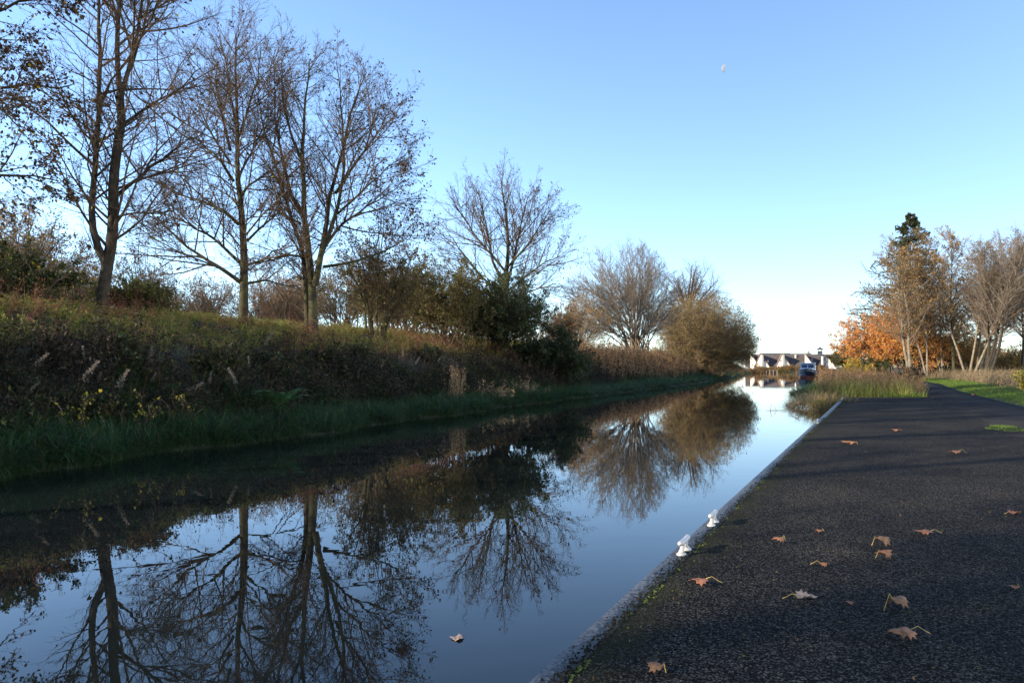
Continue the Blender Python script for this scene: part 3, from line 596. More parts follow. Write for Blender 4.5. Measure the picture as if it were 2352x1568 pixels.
# ---- ground vegetation of the left bank
def blades(p, ln, wd, lean, rng, nseg=3, az=None, mat_sag=.9):
    """tapering, drooping grass blades rooted at p"""
    K = len(p); az = rng.uniform(0, 2*PI, K) if az is None else az
    d = np.stack([np.cos(az)*lean, np.sin(az)*lean, np.ones(K)], -1); d = nrm(d)
    side = np.stack([-np.sin(az), np.cos(az), 0*az], -1); h = np.stack([np.cos(az), np.sin(az), 0*az], -1)
    pts = [p]; q = p
    for s in range(nseg):
        q = q+d*(ln/nseg)[:, None]; pts.append(q); d = nrm(d+(h*.45-np.array([0, 0, mat_sag*.45]))*(lean[:, None]+.25))
    V = []; 
    for s in range(nseg):
        wv = (wd*(1-.75*s/nseg))[:, None]*.5*side; V += [pts[s]-wv, pts[s]+wv]
    V.append(pts[-1]); k = 2*nseg+1
    V = np.stack(V, 1).reshape(-1, 3); I = np.arange(K)[:, None]*k
    Q = np.concatenate([I+[2*s, 2*s+1, 2*s+3, 2*s+2] for s in range(nseg-1)], 0)
    Tt = I+[2*nseg-2, 2*nseg-1, 2*nseg]
    return V, [Q, Tt]
def merge(parts):
    Vs, out, b = [], {}, 0
    for V, fs in parts:
        Vs.append(V)
        for f in fs:
            if len(f): out.setdefault(f.shape[1], []).append(f+b)
        b += len(V)
    return np.concatenate(Vs), [np.concatenate(v) for v in out.values()]
def bank(K, y0, y1, o0, o1, rng, pw=1.6):
    """points on the left bank, denser near by"""
    Y = y0+(y1-y0)*rng.random(K)**pw; o = rng.uniform(o0, o1, K); X = wl(Y)-o/.937
    return np.stack([X, Y, gz(X, Y)-.01], -1)
def clumpy(p, rng, cell=.9, keep=.55):
    h = np.sin(p[:, 0]*2.1/cell+3*np.sin(p[:, 1]*.7/cell))*np.sin(p[:, 1]*1.7/cell+2*np.sin(p[:, 0]*.9/cell)+1.3)
    return p[(h*.5+.5+rng.normal(0, .18, len(p))) > 1-keep]
rng = np.random.default_rng(5)
parts = []
p = bank(60000, 8, 60, -.12, 2.3, rng); K = len(p); parts.append(blades(p, rng.uniform(.25, .62, K), rng.uniform(.008, .014, K), rng.uniform(.1, .9, K), rng))
p = clumpy(bank(38000, 8, 38, .0, 3.3, rng, 1.2), rng, 1.1, .5); K = len(p); parts.append(blades(p, rng.uniform(.5, .95, K), rng.uniform(.013, .022, K), rng.uniform(.3, 1.1, K), rng, 4, az=rng.normal(-.3, 1.3, K)))
p = bank(22000, 8, 75, -.12, .5, rng); K = len(p); parts.append(blades(p, rng.uniform(.3, .6, K), rng.uniform(.008, .014, K), rng.uniform(.5, 1.3, K), rng, az=rng.normal(-.35, .7, K)))
p = bank(34000, 55, 200, -.1, 3.0, rng, 1.2); K = len(p); parts.append(blades(p, rng.uniform(.3, .6, K), rng.uniform(.02, .035, K), rng.uniform(.1, .8, K), rng))
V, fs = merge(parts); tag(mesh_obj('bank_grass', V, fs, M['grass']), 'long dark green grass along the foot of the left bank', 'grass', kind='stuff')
def weeds(p, hmin, hmax, rng, nl, lsz, lean=.3, az0=-.4, stem_w=.008, top=.3):
    K = len(p); h = rng.uniform(hmin, hmax, K)*(.62+.5*(.5+.5*np.sin(p[:, 0]*1.9+2*np.sin(p[:, 1]*.8))*np.sin(p[:, 1]*1.3+1.7*np.sin(p[:, 0]*.6)))+.12*rng.normal(size=K)).clip(.35, 1.3); az = rng.normal(az0, 1.0, K); le = np.abs(rng.normal(0, lean, K))
    st = blades(p, h, np.full(K, stem_w), le*.6, rng, az=az, mat_sag=.3)
    i = np.repeat(np.arange(K), nl); t = rng.random(len(i))**.8
    d = np.stack([np.cos(az)*le*1.1, np.sin(az)*le*1.1, np.ones(K)], -1)
    q = p[i]+nrm(d)[i]*(h[i]*t)[:, None]*.93+rng.normal(0, .035, (len(i), 3))
    lv = leaves(q, lsz, rng, wide=.4, droop=.5)
    return merge([st, lv])
parts = []
p = clumpy(bank(21000, 7, 62, 1.3, 6.4, rng, 1.4), rng, 1.3, .62); p = p[p[:, 2] < 1.55+.55*np.sin(p[:, 1]*.9+1.3*np.sin(p[:, 0]))+rng.normal(0, .3, len(p))]; parts.append(weeds(p, .3, .95, rng, 12, .075))
p = clumpy(bank(4000, 7, 50, 1.5, 4.0, rng, 1.3), rng, 2.3, .4); parts.append(weeds(p, .6, 1.25, rng, 20, .10, lean=.45))
p = bank(6000, 50, 190, 2.0, 7, rng, 1.3); parts.append(weeds(p, .4, 1.1, rng, 6, .16, stem_w=.02))
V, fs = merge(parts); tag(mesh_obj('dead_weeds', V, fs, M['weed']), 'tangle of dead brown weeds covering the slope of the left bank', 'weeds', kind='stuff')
p = clumpy(bank(6500, 8, 60, 1.2, 4.4, rng, 1.3), rng, 1.9, .4); p2 = clumpy(bank(26000, 12, 62, 4.3, 11, rng, 1.2), rng, 1.0, .8)
parts = [weeds(p, .2, .6, rng, 10, .10, lean=.5)]
V, fs = weeds(p2, .12, .38, rng, 11, .075, lean=.5); tag(mesh_obj('crest_growth', V, fs, M['crest']), 'low yellow-green plants tinted as if sunlit along the top of the left bank', 'undergrowth', kind='stuff')
p = bank(4500, 55, 180, 5, 14, rng, 1.2); parts.append(weeds(p, .2, .6, rng, 7, .15, lean=.5, stem_w=.02))
V, fs = merge(parts); tag(mesh_obj('undergrowth', V, fs, M['under']), 'low green nettles and leaves growing through the left bank', 'undergrowth', kind='stuff')
p = clumpy(bank(3600, 16, 52, 3.6, 7.2, rng, 1.1), rng, 1.1, .3)
V, fs = weeds(p, .45, 1.15, rng, 30, .045, lean=.35, top=.5); tag(mesh_obj('dock_stalks', V, fs, M['weed_red']), 'rust-red dock stalks along the sunlit crest of the left bank', 'weeds', kind='stuff')
rgm = np.random.default_rng(64)
for k in range(12):
    yb_ = 9+26*(k/11)**1.2; ob_ = rgm.uniform(1.8, 4.2); xb_ = float(wl(yb_))-ob_/.937
    thicket('bramble_mound', 'low dark mound of brambles and nettles on the shaded slope of the left bank', 'bush', 0, 0, 0, rgm.uniform(1.1, 2.2), rgm.uniform(.35, .75), 14, [(M['under'] if k % 2 else M['leaf_dark'], 1700, .08, .2), (M['weed'], 1300, .08, .2)], M['twig'], M['twig'], seed=300+k, base=(xb_, yb_, float(gz(xb_, yb_))), lo=-.1, group='bramble mounds on the left bank', r0=.015)
p = bank(2500, 9, 40, 1.2, 7.5, rng, 1.2); K = len(p); V, fs = blades(p, rng.uniform(.5, 1.2, K), np.full(K, .007), rng.uniform(.2, .9, K), rng, az=rng.normal(-.3, .9, K))
tag(mesh_obj('straw_grass', V, fs, M['straw']), 'thin straw-coloured grass stems leaning out of the left bank', 'grass', kind='stuff')
p = bank(2200, 52, 95, 1.8, 6.0, rng, 1.2); V, fs = weeds(p, .9, 1.6, rng, 16, .10, stem_w=.018)
tag(mesh_obj('willowherb_stalks', V, fs, M['reed']), 'purplish brown dead willowherb on the slope below the fan-shaped tree', 'weeds', kind='stuff')

# pale plumes, one thing each
def plume_mesh(rg):
    parts = [blades(np.zeros((1, 3)), np.array([1.15]), np.array([.012]), np.array([.22]), rg, az=np.array([-.35]), mat_sag=.4)]
    t = rg.random(170)**.7; q = np.stack([.10+.26*t, -.03-.09*t, .62+.46*t], -1)+rg.normal(0, .022, (170, 3))*(1.2-t)[:, None]
    parts.append(leaves(q, .05, rg, wide=.3, droop=-.2)); return merge(parts)
V, fs = plume_mesh(np.random.default_rng(2))
pos = [(60, 800), (35, 850), (200, 790), (290, 780), (215, 830), (335, 830), (350, 800), (255, 860), (400, 860), (505, 765), (480, 840), (540, 800), (560, 860), (575, 810), (600, 770), (160, 860), (110, 830), (925, 790), (950, 805), (1000, 800), (870, 820), (820, 830)]
first = None
for i, (u, v) in enumerate(pos):
    # foot of the stalk: walk along the line of sight until the bank
    for y in np.arange(9, 46, .1):
        q = dp(u, v+22, y)
        if q[2] < float(gz(q[0], q[1]))+.55: break
    z = float(gz(q[0], q[1]))
    if first is None: o = first = mesh_obj('seed_head', V, fs, M['plume'])
    else: o = first.copy(); COL.objects.link(o)
    o.location = (float(q[0]), float(q[1]), z); o.rotation_euler = (rng.uniform(-.25, .25), rng.uniform(-.2, .35), rng.uniform(-1.2, 1.2)); sc_ = rng.uniform(.45, .95); o.scale = (sc_*rng.uniform(.8, 1.5), sc_, sc_)
    tag(o, 'pale fluffy seed head leaning above the dark weeds of the left bank', 'seed head', 'pale seed heads on the left bank')
# clump of tall dead stalks
q = gp(1050, 880, .9); y = 27.5; X = (1045-CX)/F*y; z = float(gz(X, y))
rg = np.random.default_rng(8)
K = 26; p = np.stack([X+rg.normal(0, .16, K), y+rg.normal(0, .15, K), np.full(K, z)], -1)
V, fs = merge([weeds(p, 1.1, 1.9, rg, 55, .05, lean=.22, az0=0, stem_w=.015)])
tag(mesh_obj('dead_stalks', V, fs, M['straw']), 'upright clump of tall pale dead stalks left of the evergreen thicket', 'dead plant')
# bracken, rusty and low
for (u, v, y, lab) in ((1120, 850, 31, 'rusty brown bracken clump at the foot of the evergreen thicket'), (1190, 850, 34, 'pale rusty bracken clump under the right side of the evergreen thicket')):
    X = (u-CX)/F*y; z = float(gz(X, y)); K = 60
    p = np.stack([X+rg.normal(0, .5, K), y+rg.normal(0, .4, K), np.full(K, z)], -1)
    V, fs = weeds(p, .35, .8, rg, 22, .07, lean=.5); tag(mesh_obj('bracken_clump', V, fs, M['straw']), lab, 'bracken')
# green fern
y = 18.6; X = (630-CX)/F*y; z = float(gz(X, y)); parts = []
root = np.array([X, y, z])
for kf in range(22):
    az = rg.uniform(0, 2*PI); L = rg.uniform(1.0, 1.5); n = 22; t = np.linspace(.05, 1, n)
    hx = np.stack([np.cos(az)*L*.75*t, np.sin(az)*L*.75*t, L*(1.0*t-.62*t*t)], -1)+root
    tg = nrm(np.gradient(hx, axis=0)); sd = nrm(np.cross(tg, [0, 0, 1.])); ln = .17*np.sin(PI*np.clip(t*.92+.08, 0, 1))**.8
    for sgn in (-1, 1):
        d = nrm(sd*sgn+tg*.45+[0, 0, -.15]); wv = tg*.016
        tip = hx+d*ln[:, None]; Vv = np.stack([hx-wv, hx+wv, (hx+tip)/2+wv*1.1, tip, (hx+tip)/2-wv*1.1], 1).reshape(-1, 3)
        I = np.arange(n)[:, None]*5; parts.append((Vv, [I+[0, 1, 2, 3, 4]]))
    parts.append(blades(np.array([hx[0]]), np.array([.02]), np.array([.01]), np.array([.1]), rg))
V, fs = merge(parts); tag(mesh_obj('fern', V, fs, M['fern']), 'feathery green fern on the dark slope of the left bank', 'fern')
# yellow-leaved sapling shrubs near the water
for (u, v, y, lab, sd_) in ((175, 935, 13.5, 'small yellow-green leaved sprig low on the left bank, leftmost of three', 31), (325, 960, 14.6, 'small yellow-orange leaved sprig low on the left bank, middle of three', 32), (410, 950, 15.5, 'small yellow-green leaved sprig low on the left bank, rightmost of three', 33)):
    X = (u-CX)/F*y
    thicket('sapling', lab, 'sapling', 0, 0, 0, .9, .9, 5, [(M['leaf_yellow'], 90, .06, .4)], M['twig'], M['twig'], seed=sd_, base=(X, y, float(gz(X, y))), k=(4, 3, 2), r0=.008, names=('stem', 'branches', 'foliage'), one=True)

# heap of dead reeds at the water's edge
q = gp(590, 1000, .3); rg = np.random.default_rng(21); K = 420
c = np.array([(600-CX)/F*17.0, 17.0, 0]); p = c+np.stack([rg.normal(0, .75, K), rg.normal(0, .5, K), np.zeros(K)], -1)
p[:, 2] = gz(p[:, 0], p[:, 1])+.28*np.exp(-((p[:, 0]-c[0])**2+(p[:, 1]-c[1])**2)/.7)+.02
V, fs = blades(p, rg.uniform(.25, .7, K), np.full(K, .010), rg.uniform(1.2, 3, K), rg)
tag(mesh_obj('reed_heap', V, fs, M['weed']), 'flattened heap of dead brown reeds in the grass at the left water edge', 'dead reeds', kind='stuff')

# ------------------------------------------------------------------ right bank
rng = np.random.default_rng(77)
def rpts(K, y0, y1, o0, o1, pw=1.0, lim=True):
    Y = y0+(y1-y0)*rng.random(K)**pw
    X = wr(Y)+rng.uniform(o0, o1, K)*np.minimum(1, (path_l(np.minimum(Y, 95))-wr(Y)-.15)/o1 if lim else 1)
    return np.stack([X, Y, gz(X, Y)-.01], -1)
p = clumpy(rpts(3800, YE+1.2, 62, .3, 5.0, 1.2), rng, 1.2, .6); parts = [weeds(p, .45, 1.2, rng, 20, .07, lean=.22, stem_w=.012)]
p = clumpy(rpts(900, YE+1.6, 55, .5, 4.6, 1.1), rng, .8, .4); parts.append(weeds(p, .9, 1.5, rng, 46, .06, lean=.14, stem_w=.014))
p = rpts(2200, 60, 190, .2, 6.0, 1.1); parts.append(weeds(p, .7, 1.5, rng, 9, .16, lean=.2, stem_w=.03))
V, fs = merge(parts); tag(mesh_obj('dry_reeds', V, fs, M['reed']), 'dry reddish brown reeds and weeds on the right bank beyond the paved landing', 'reeds', kind='stuff')
p = clumpy(rpts(3600, YE+.15, YE+4, .1, 4.0), rng, .5, .55); K = len(p); parts = [blades(p, rng.uniform(.25, 1.05, K), rng.uniform(.012, .022, K), rng.uniform(.05, .5, K), rng)]
p = clumpy(rpts(2600, YE+2, 50, .0, 4.5), rng, .9, .5); K = len(p); parts.append(blades(p, rng.uniform(.4, 1.0, K), rng.uniform(.016, .026, K), rng.uniform(.05, .5, K), rng))
V, fs = merge(parts); tag(mesh_obj('reed_grass', V, fs, M['reed_green']), 'yellow-green tall grass at the far end of the paved landing', 'grass', kind='stuff')
p = rpts(7000, YE+.05, YE+5, 2.6, 4.2); K = len(p); V, fs = blades(p, rng.uniform(.12, .4, K), rng.uniform(.01, .018, K), rng.uniform(.2, 1.0, K), rng)
tag(mesh_obj('path_grass', V, fs, M['verge']), 'green grass tongue between the paved landing and the path', 'grass', kind='stuff')
# grassy tussock standing in the water by the landing
def tussock(c, rx, ry, K, hmin, hmax, mat, lab, seed, wd=.014, name='grass_tussock'):
    rg = np.random.default_rng(seed); a = rg.uniform(0, 2*PI, K); r = np.sqrt(rg.random(K))
    p = np.stack([c[0]+np.cos(a)*r*rx, c[1]+np.sin(a)*r*ry, np.full(K, c[2])-.12+.30*(1-r**2)], -1)
    V, fs = blades(p, rg.uniform(hmin, hmax, K), np.full(K, wd), rg.uniform(.2, 1.3, K)*(.4+r), rg, az=a+rg.normal(0, .6, K))
    mats = mat if isinstance(mat, list) else [mat]
    kk = 5
    o = mesh_obj(name, V, fs, mats)
    if len(mats) > 1:
        n_isl = K; ch = rg.integers(0, len(mats), n_isl)
        nq = len(fs[0])//K; mi = np.concatenate([np.tile(ch, nq), ch]); o.data.polygons.foreach_set("material_index", mi.astype(np.int32))
    return tag(o, lab, 'grass tussock')
tussock(gp(1893, 936, .05), .95, 3.0, 2600, .3, .75, [M['reed_green'], M['straw'], M['straw']], 'straw and green grass tussock in the water beside the end of the paved landing', 41)
tussock(gp(1884, 905, .05), 1.25, 3.0, 3000, .4, .8, [M['grass'], M['leaf_dark'], M['grass']], 'dark green sedge tussock leaning over the water in front of the boat', 42, .02, 'sedge_tussock')
# dead twigs lying in the water
def twigs(name, pts, lab, r=.008):
    mb = MB()
    for pl in pts: mb.tube([np.array(q) for q in pl], r, 5)
    tag(mb.build(name, M['timber']), lab, 'branch')
c = gp(1830, 943, 0)
twigs('dead_branch', [[c+(-1.2, .1, -.01), c+(-.5, 0, .03), c+(.2, 0, .02), c+(.9, -.1, .05)], [c+(-.9, .05, 0), c+(-.86, .05, .22)], [c+(-.7, 0, .02), c+(-.78, 0, .13)],
      [c+(-.3, 0, .02), c+(-.05, 0, .26), c+(.12, .05, .34)], [c+(.0, 0, .3), c+(.22, 0, .04)], [c+(-.28, .05, .14), c+(.1, 0, .3)]], 'thin dead branch sticking out of the water beside the grass tussock')
c = gp(1862, 925, 0)
twigs('dead_branch', [[c+(0, 0, -.05), c+(-.06, 0, .3), c+(-.12, 0, .55)], [c+(-.05, 0, .25), c+(.1, 0, .45)], [c+(0, 0, .1), c+(.25, 0, .2)]], 'upright dead reed twig standing in the water behind the grass tussock', .007)
# verge right of the path
Y = 18+(75-18)*rng.random(42000)**1.3; X = path_r(Y)+np.abs(rng.normal(0, 1, 42000))*1.6-.05; p = np.stack([X, Y, gz(X, Y)-.01], -1); K = len(p)
V, fs = blades(p, rng.uniform(.06, .2, K), rng.uniform(.01, .018, K), rng.uniform(.2, 1.0, K), rng); tag(mesh_obj('verge_grass', V, fs, M['verge']), 'bright green mown grass verge right of the path', 'grass', kind='stuff')
Y = 20+(85-20)*rng.random(5200); X = path_r(Y)+2.2+rng.random(5200)*5.0; p = np.stack([X, Y, gz(X, Y)-.01], -1)
p = clumpy(p, rng, 1.5, .7); V, fs = weeds(p, .35, 1.1, rng, 16, .08, lean=.25, stem_w=.014); tag(mesh_obj('dry_grass', V, fs, [M['dry']]), 'pale straw weeds and dry grass behind the green verge', 'weeds', kind='stuff')

# trees beyond the path
def slim(label, u, y, top, lean, seed, r=.13, stems=1, foliage=None, bark=None, w=2.6, vb=866):
    rg = np.random.default_rng(seed); X = (u-CX)/F*y; z = float(gz(X, y)); b0 = np.array([X, y, z]); H = EYE+(HV-top)/F*y-z
    lines = []
    for s in range(stems):
        o = rg.normal(0, .5 if stems > 1 else .05, 2); le = lean+(rg.normal(0, .12) if stems > 1 else 0)
        st = b0+(o[0]*.3, o[1]*.3, 0); tip = b0+(le*H+o[0]*1.6, o[1]*2.5+rg.normal(0, .5), H*rg.uniform(.86, 1))
        bow = rg.normal(0, .25, 2)
        lines.append(([st, st+(tip-st)*.25+(lean*H*.2+bow[0]*.5, bow[1]*.5, 0), st+(tip-st)*.5+(bow[0], bow[1], 0), st+(tip-st)*.75+(bow[0]*.6, 0, 0), tip], r*rg.uniform(.8, 1.1), .02))
    return plant('birch_tree', label, 'tree', b0, lines, [
        dict(num=lambda l: int(3.4*l), t0=.28, t1=1, ang=42, angsd=11, length=prof([(0, w*1.35), (.45, w*1.15), (1, w*.5)], rg, .35), nseg=6, wob=.08, up=.045, rr=.012, rmin=.010),
        dict(num=11, t0=.12, t1=1, ang=34, angsd=11, length=.5, nseg=4, wob=.1, up=.06, rr=.011, rmin=.008),
        dict(num=7, t0=.12, t1=1, ang=36, angsd=11, length=.5, nseg=3, wob=.12, up=.05, rr=.01, rmin=.006)],
        rg, bark or M['bark_pale'], M['twig_pale'], foliage, wob=.06)
lf = [(M['leaf_gold'], 3600, .12, .3), (M['leaf_rust'], 4200, .12, .3)]
slim('tree with a pale grey trunk leaning left, first beside the path', 2093, 75, 570, -.10, 51, .17, 2, lf, w=3.0)
slim('slender tree with a twisting trunk right of the pale leaning trunk', 2133, 77, 590, .02, 52, .12, 2, lf, w=2.6)
slim('straight yellowish tree trunk in the middle of the right-hand group', 2192, 76, 545, .0, 53, .16, 1, lf, M['bark_moss'], w=3.0)
slim('pair of slim stems from one root right of the straight yellowish trunk', 2228, 74, 530, .02, 54, .15, 3, lf, w=3.0)
slim('thin stem standing between the twisting trunk and the straight yellowish trunk', 2166, 80, 600, .0, 58, .10, 2, lf, w=2.4)
slim('dark many-stemmed tree spreading to the right edge', 2262, 72, 535, .12, 55, .15, 5, [(M['leaf_brown'], 3200, .11, .3)], M['bark'], w=3.2)
slim('bare tree with its crown cut by the right edge', 2350, 74, 560, .06, 56, .14, 3, [(M['leaf_brown'], 2200, .11, .3)], M['bark'], w=3.2)
thicket('cherry_tree', 'second orange cherry tree standing behind the pale leaning trunk', 'tree', 2092, 850, 82, 8.5, 8.2, 30, [(M['leaf_orange'], 15000, .15, .3), (M['leaf_gold'], 9000, .15, .3)], M['bark'], M['twig_warm'], names=('trunk', 'branches', 'foliage'), seed=60, k=(11, 7, 4), lo=-.25, r0=.08)
slim('bare slim tree filling the gap between the straight yellowish trunk and the right edge', 2248, 79, 540, .0, 59, .12, 3, lf, w=3.6)
T3b = ('trunk', 'branches', 'foliage')
thicket('cherry_tree', 'bright orange cherry tree glowing left of the pale leaning trunk', 'tree', 2030, 850, 86, 10.0, 9.4, 34, [(M['leaf_orange'], 22000, .16, .3), (M['leaf_gold'], 6000, .15, .3)], M['bark'], M['twig_warm'], names=T3b, seed=61, k=(11, 7, 4), lo=-.25, r0=.08)
thicket('cherry_tree', 'golden orange tree behind the trunks of the right-hand group', 'tree', 2165, 850, 83.5, 11.0, 7.6, 32, [(M['leaf_gold'], 17000, .15, .3), (M['leaf_orange'], 2500, .14, .3)], M['bark'], M['twig_warm'], names=T3b, seed=62, k=(11, 7, 4), lo=-.25, r0=.08)
thicket('hawthorn_bush', 'olive brown hedge bush low behind the trunks at the right edge', 'bush', 2290, 852, 85, 9.0, 3.6, 30, [(M['leaf_gold'], 9000, .14, .3), (M['leaf_olive'], 6000, .14, .3)], M['twig'], M['twig_warm'], seed=63, lo=-.1)
thicket('hawthorn_bush', 'rounded green bush left of the orange cherry tree', 'bush', 1945, 852, 125, 5.2, 4.6, 26, [(M['leaf_olive'], 9000, .17, .2), (M['under'], 5000, .17, .2)], M['twig'], M['twig'], seed=64, lo=-.2)
thicket('hazel_bush', 'yellow-leaved bush under the left side of the orange cherry tree', 'bush', 1972, 856, 78, 3.0, 2.2, 16, [(M['leaf_yellow'], 2600, .12, .2), (M['leaf_gold'], 1800, .12, .2)], M['twig'], M['twig'], seed=65, lo=-.1)
thicket('hawthorn_bush', 'dark brown bush where the path disappears', 'bush', 2098, 862, 69, 1.9, 1.5, 16, [(M['weed'], 3200, .09, .2)], M['twig'], M['twig'], seed=66, lo=-.1)
thicket('hazel_bush', 'bright yellow-green bush at the right edge beside the verge', 'bush', 2355, 895, 33, 1.5, 1.2, 12, [(M['leaf_yellow'], 1600, .075, .2)], M['twig'], M['twig'], seed=67, lo=-.1, base=((2362-CX)/F*33, 33, .5))
thicket('willow_bush', 'dark green bush under the orange cherry tree', 'bush', 2010, 858, 82, 3.4, 2.6, 16, [(M['leaf_dark'], 7000, .12, .2)], M['twig'], M['twig'], seed=68, lo=-.1)
thicket('hawthorn_bush', 'wide brown hedge bush seen between the trunks of the right-hand group', 'bush', 2215, 852, 96, 12.0, 4.0, 30, [(M['leaf_gold'], 9000, .15, .3), (M['leaf_rust'], 9000, .15, .3)], M['twig'], M['twig_warm'], seed=69, lo=-.1)
thicket('hawthorn_bush', 'dark brown hedge bush behind the weeds at the far right edge', 'bush', 2345, 852, 92, 8.0, 3.2, 26, [(M['leaf_rust'], 7000, .15, .3), (M['leaf_dark'], 5000, .13, .3)], M['twig'], M['twig_warm'], seed=70, lo=-.1)
# conifer
def conifer(label, u, y, top, w, seed, dens=1.0):
    rg = np.random.default_rng(seed); X = (u-CX)/F*y; z = float(gz(X, y)); b0 = np.array([X, y, z]); H = EYE+(HV-top)/F*y-z
    root = thing('spruce_tree', label, 'tree', b0, world=True)
    l0 = from_lines([([b0, b0+(0, 0, H*.5), b0+(.1, 0, H)], .26, .02)], 16, .02, rg)
    l1 = grow(l0, rg, int(130*dens), .08, .99, 84, 9, lambda t, L, K, p, d: (w*(1-t)**.95*.95+.22)*rg.uniform(.7, 1.15, K), 5, .05, .015, .02, .014)
    l2 = grow(l1, rg, 9, .15, 1, 50, 10, .42, 3, .08, -.03, .012, .008)
    V, f = tubes([(l0[0], l0[1], 8)]); mesh_obj('trunk', V, f, M['bark'], root)
    V, f = tubes([(l1[0], l1[1], 4), (l2[0], l2[1], 3)]); mesh_obj('branches', V, f, M['twig'], root)
    K = int(34000*dens); p, d = along(l2, rg, K, 0, 1); p2, d2 = along(l1, rg, K//4, .2, 1)
    V, f = leaves(np.concatenate([p, p2]), .22, rg, np.concatenate([d, d2])+rg.normal(0, .5, (K+K//4, 3)), wide=.28, droop=.25)
    mesh_obj('foliage', V, f, M['needle'], root)
conifer('tall dark spruce rising above the right-hand trees', 2090, 100, 488, 11.0, 71, 1.9)
conifer('tiny spruce top showing above the dark roof', 1857, 480, 806, 4.5, 72, .4)

# ------------------------------------------------------------------ the white gabled building
YB = 340.0
def cb(cx, cy, y=YB):                          # survey of the building
    return dp((1820+cx/7.84)*.91875, (840+cy/7.84)*.91875, y)
bld = thing('gabled_building', 'long low building with white triangular gables and dark roofs at the end of the canal', 'building', (cb(1100, 650)[0], YB, .6), rz=-.27)
ox, oy, oz = bld.location
def lb(p): return (p[0]-ox, p[1]-oy, p[2]-oz)
zr = cb(0, 352)[2]; ze = cb(0, 590)[2]; x0 = cb(380, 0)[0]; x1 = cb(2080, 0)[0]
mb = MB(); mb.prism([lb((x0, YB+1.2, ze-.2)), lb((x0, YB+9, zr)), lb((x0, YB+17, ze-.2))], (x1-x0, 0, 0)); mb.build('roof', M['roof'], bld)
mb = MB(); mb.box(lb((x0+.3, YB+1.9, .3)), lb((x1-.3, YB+16.4, ze-.1))); mb.build('wall', M['grey_render'], bld)
mb = MB(); mb.box(lb((cb(660, 0)[0], YB+10.5, zr-1.0)), lb((cb(1240, 0)[0], YB+14, cb(0, 333, YB+11)[2]))); mb.box(lb((cb(1240, 0)[0]+.01, YB+10.6, zr-1.0)), lb((cb(1650, 0)[0], YB+14, cb(0, 345, YB+11)[2]))); mb.build('roof_band', M['slate_band'], bld)
def gable(pts, name='gable', y0=YB, back=8.5, flue=None):
    P3 = [cb(a, b_) for a, b_ in pts]; base = .5
    mb = MB(); mb.prism([lb((p[0], y0, p[2])) for p in P3], (0, .35, 0)); g = mb.build(name, M['harling'], bld)
    return g
def roofwing(apex, foot, y0=YB, back=7.5):     # roof slope running back from the gable
    a = np.array(cb(*apex)); f = np.array(cb(*foot)); nrm2 = nrm(np.array([-(f[2]-a[2]), 0, f[0]-a[0]])); nrm2 = nrm2 if nrm2[2] > 0 else -nrm2
    mb = MB(); pts = [a, f, f+nrm2*.28, a+nrm2*.28]; mb.prism([lb((p[0], y0-.25, p[2])) for p in pts], (0, back, 0)); mb.build('gable_roof', M['roof_edge'], bld)
gable([(462, 690), (470, 350), (600, 560), (600, 690)]); roofwing((472, 345), (610, 575))
gable([(530, 700), (575, 545), (660, 350), (690, 362), (820, 600), (860, 690)]); roofwing((660, 348), (530, 640)); roofwing((664, 348), (835, 630))
gable([(910, 720), (930, 640), (1058, 358), (1078, 358), (1210, 580), (1270, 700)]); roofwing((1064, 353), (915, 680)); roofwing((1068, 353), (1250, 650))
gable([(1482, 700), (1484, 365), (1610, 545), (1680, 640), (1680, 700)]); roofwing((1482, 360), (1660, 620))
gable([(1866, 700), (1868, 380), (2015, 585), (2060, 650), (2060, 700)]); roofwing((1862, 375), (2055, 640))
# projecting flues down the gables; their shaded sides are painted on in grey and dark slate
def flue(xa, xb, ya, yb, mat, name='flue', d=1.1):
    a = cb(xa, ya); c = cb(xb, yb); mb = MB(); mb.box(lb((a[0], YB-d, c[2])), lb((c[0], YB-.01, a[2]))); mb.build(name, mat, bld)
flue(683, 712, 368, 640, M['grey_render']); flue(1070, 1103, 362, 660, M['grey_render'])  # grey colour stands in for the shaded side of each flue
flue(1812, 1862, 385, 640, M['slate_band'], 'flue', .9); flue(1782, 1811, 400, 560, M['harling'], 'flue', .5)  # dark box painted as the shadowed flue face, pale box as its front
flue(1322, 1342, 362, 412, M['harling'], 'roof_vent', -1.3) if False else None
mb = MB(); a = cb(1322, 362); c = cb(1345, 412); mb.box(lb((a[0], YB+6.5, c[2]-.3)), lb((c[0], YB+7.3, a[2]))); mb.build('roof_vent', M['harling'], bld, bevel=.05)
mb = MB(); a = cb(792, 468); c = cb(816, 500); mb.box(lb((a[0], YB+2.8, c[2]-.4)), lb((c[0], YB+3.5, a[2]))); mb.build('roof_vent', M['harling'], bld, bevel=.05)
# small dark openings on gable
for (a_, b_, c_, d_) in ((1020, 468, 1060, 492), (715, 470, 740, 492)):
    a = cb(a_, b_); c = cb(c_, d_); mb = MB(); mb.box(lb((a[0], YB-.06, c[2])), lb((c[0], YB-.003, a[2]))); mb.build('window', M['glass'], bld)
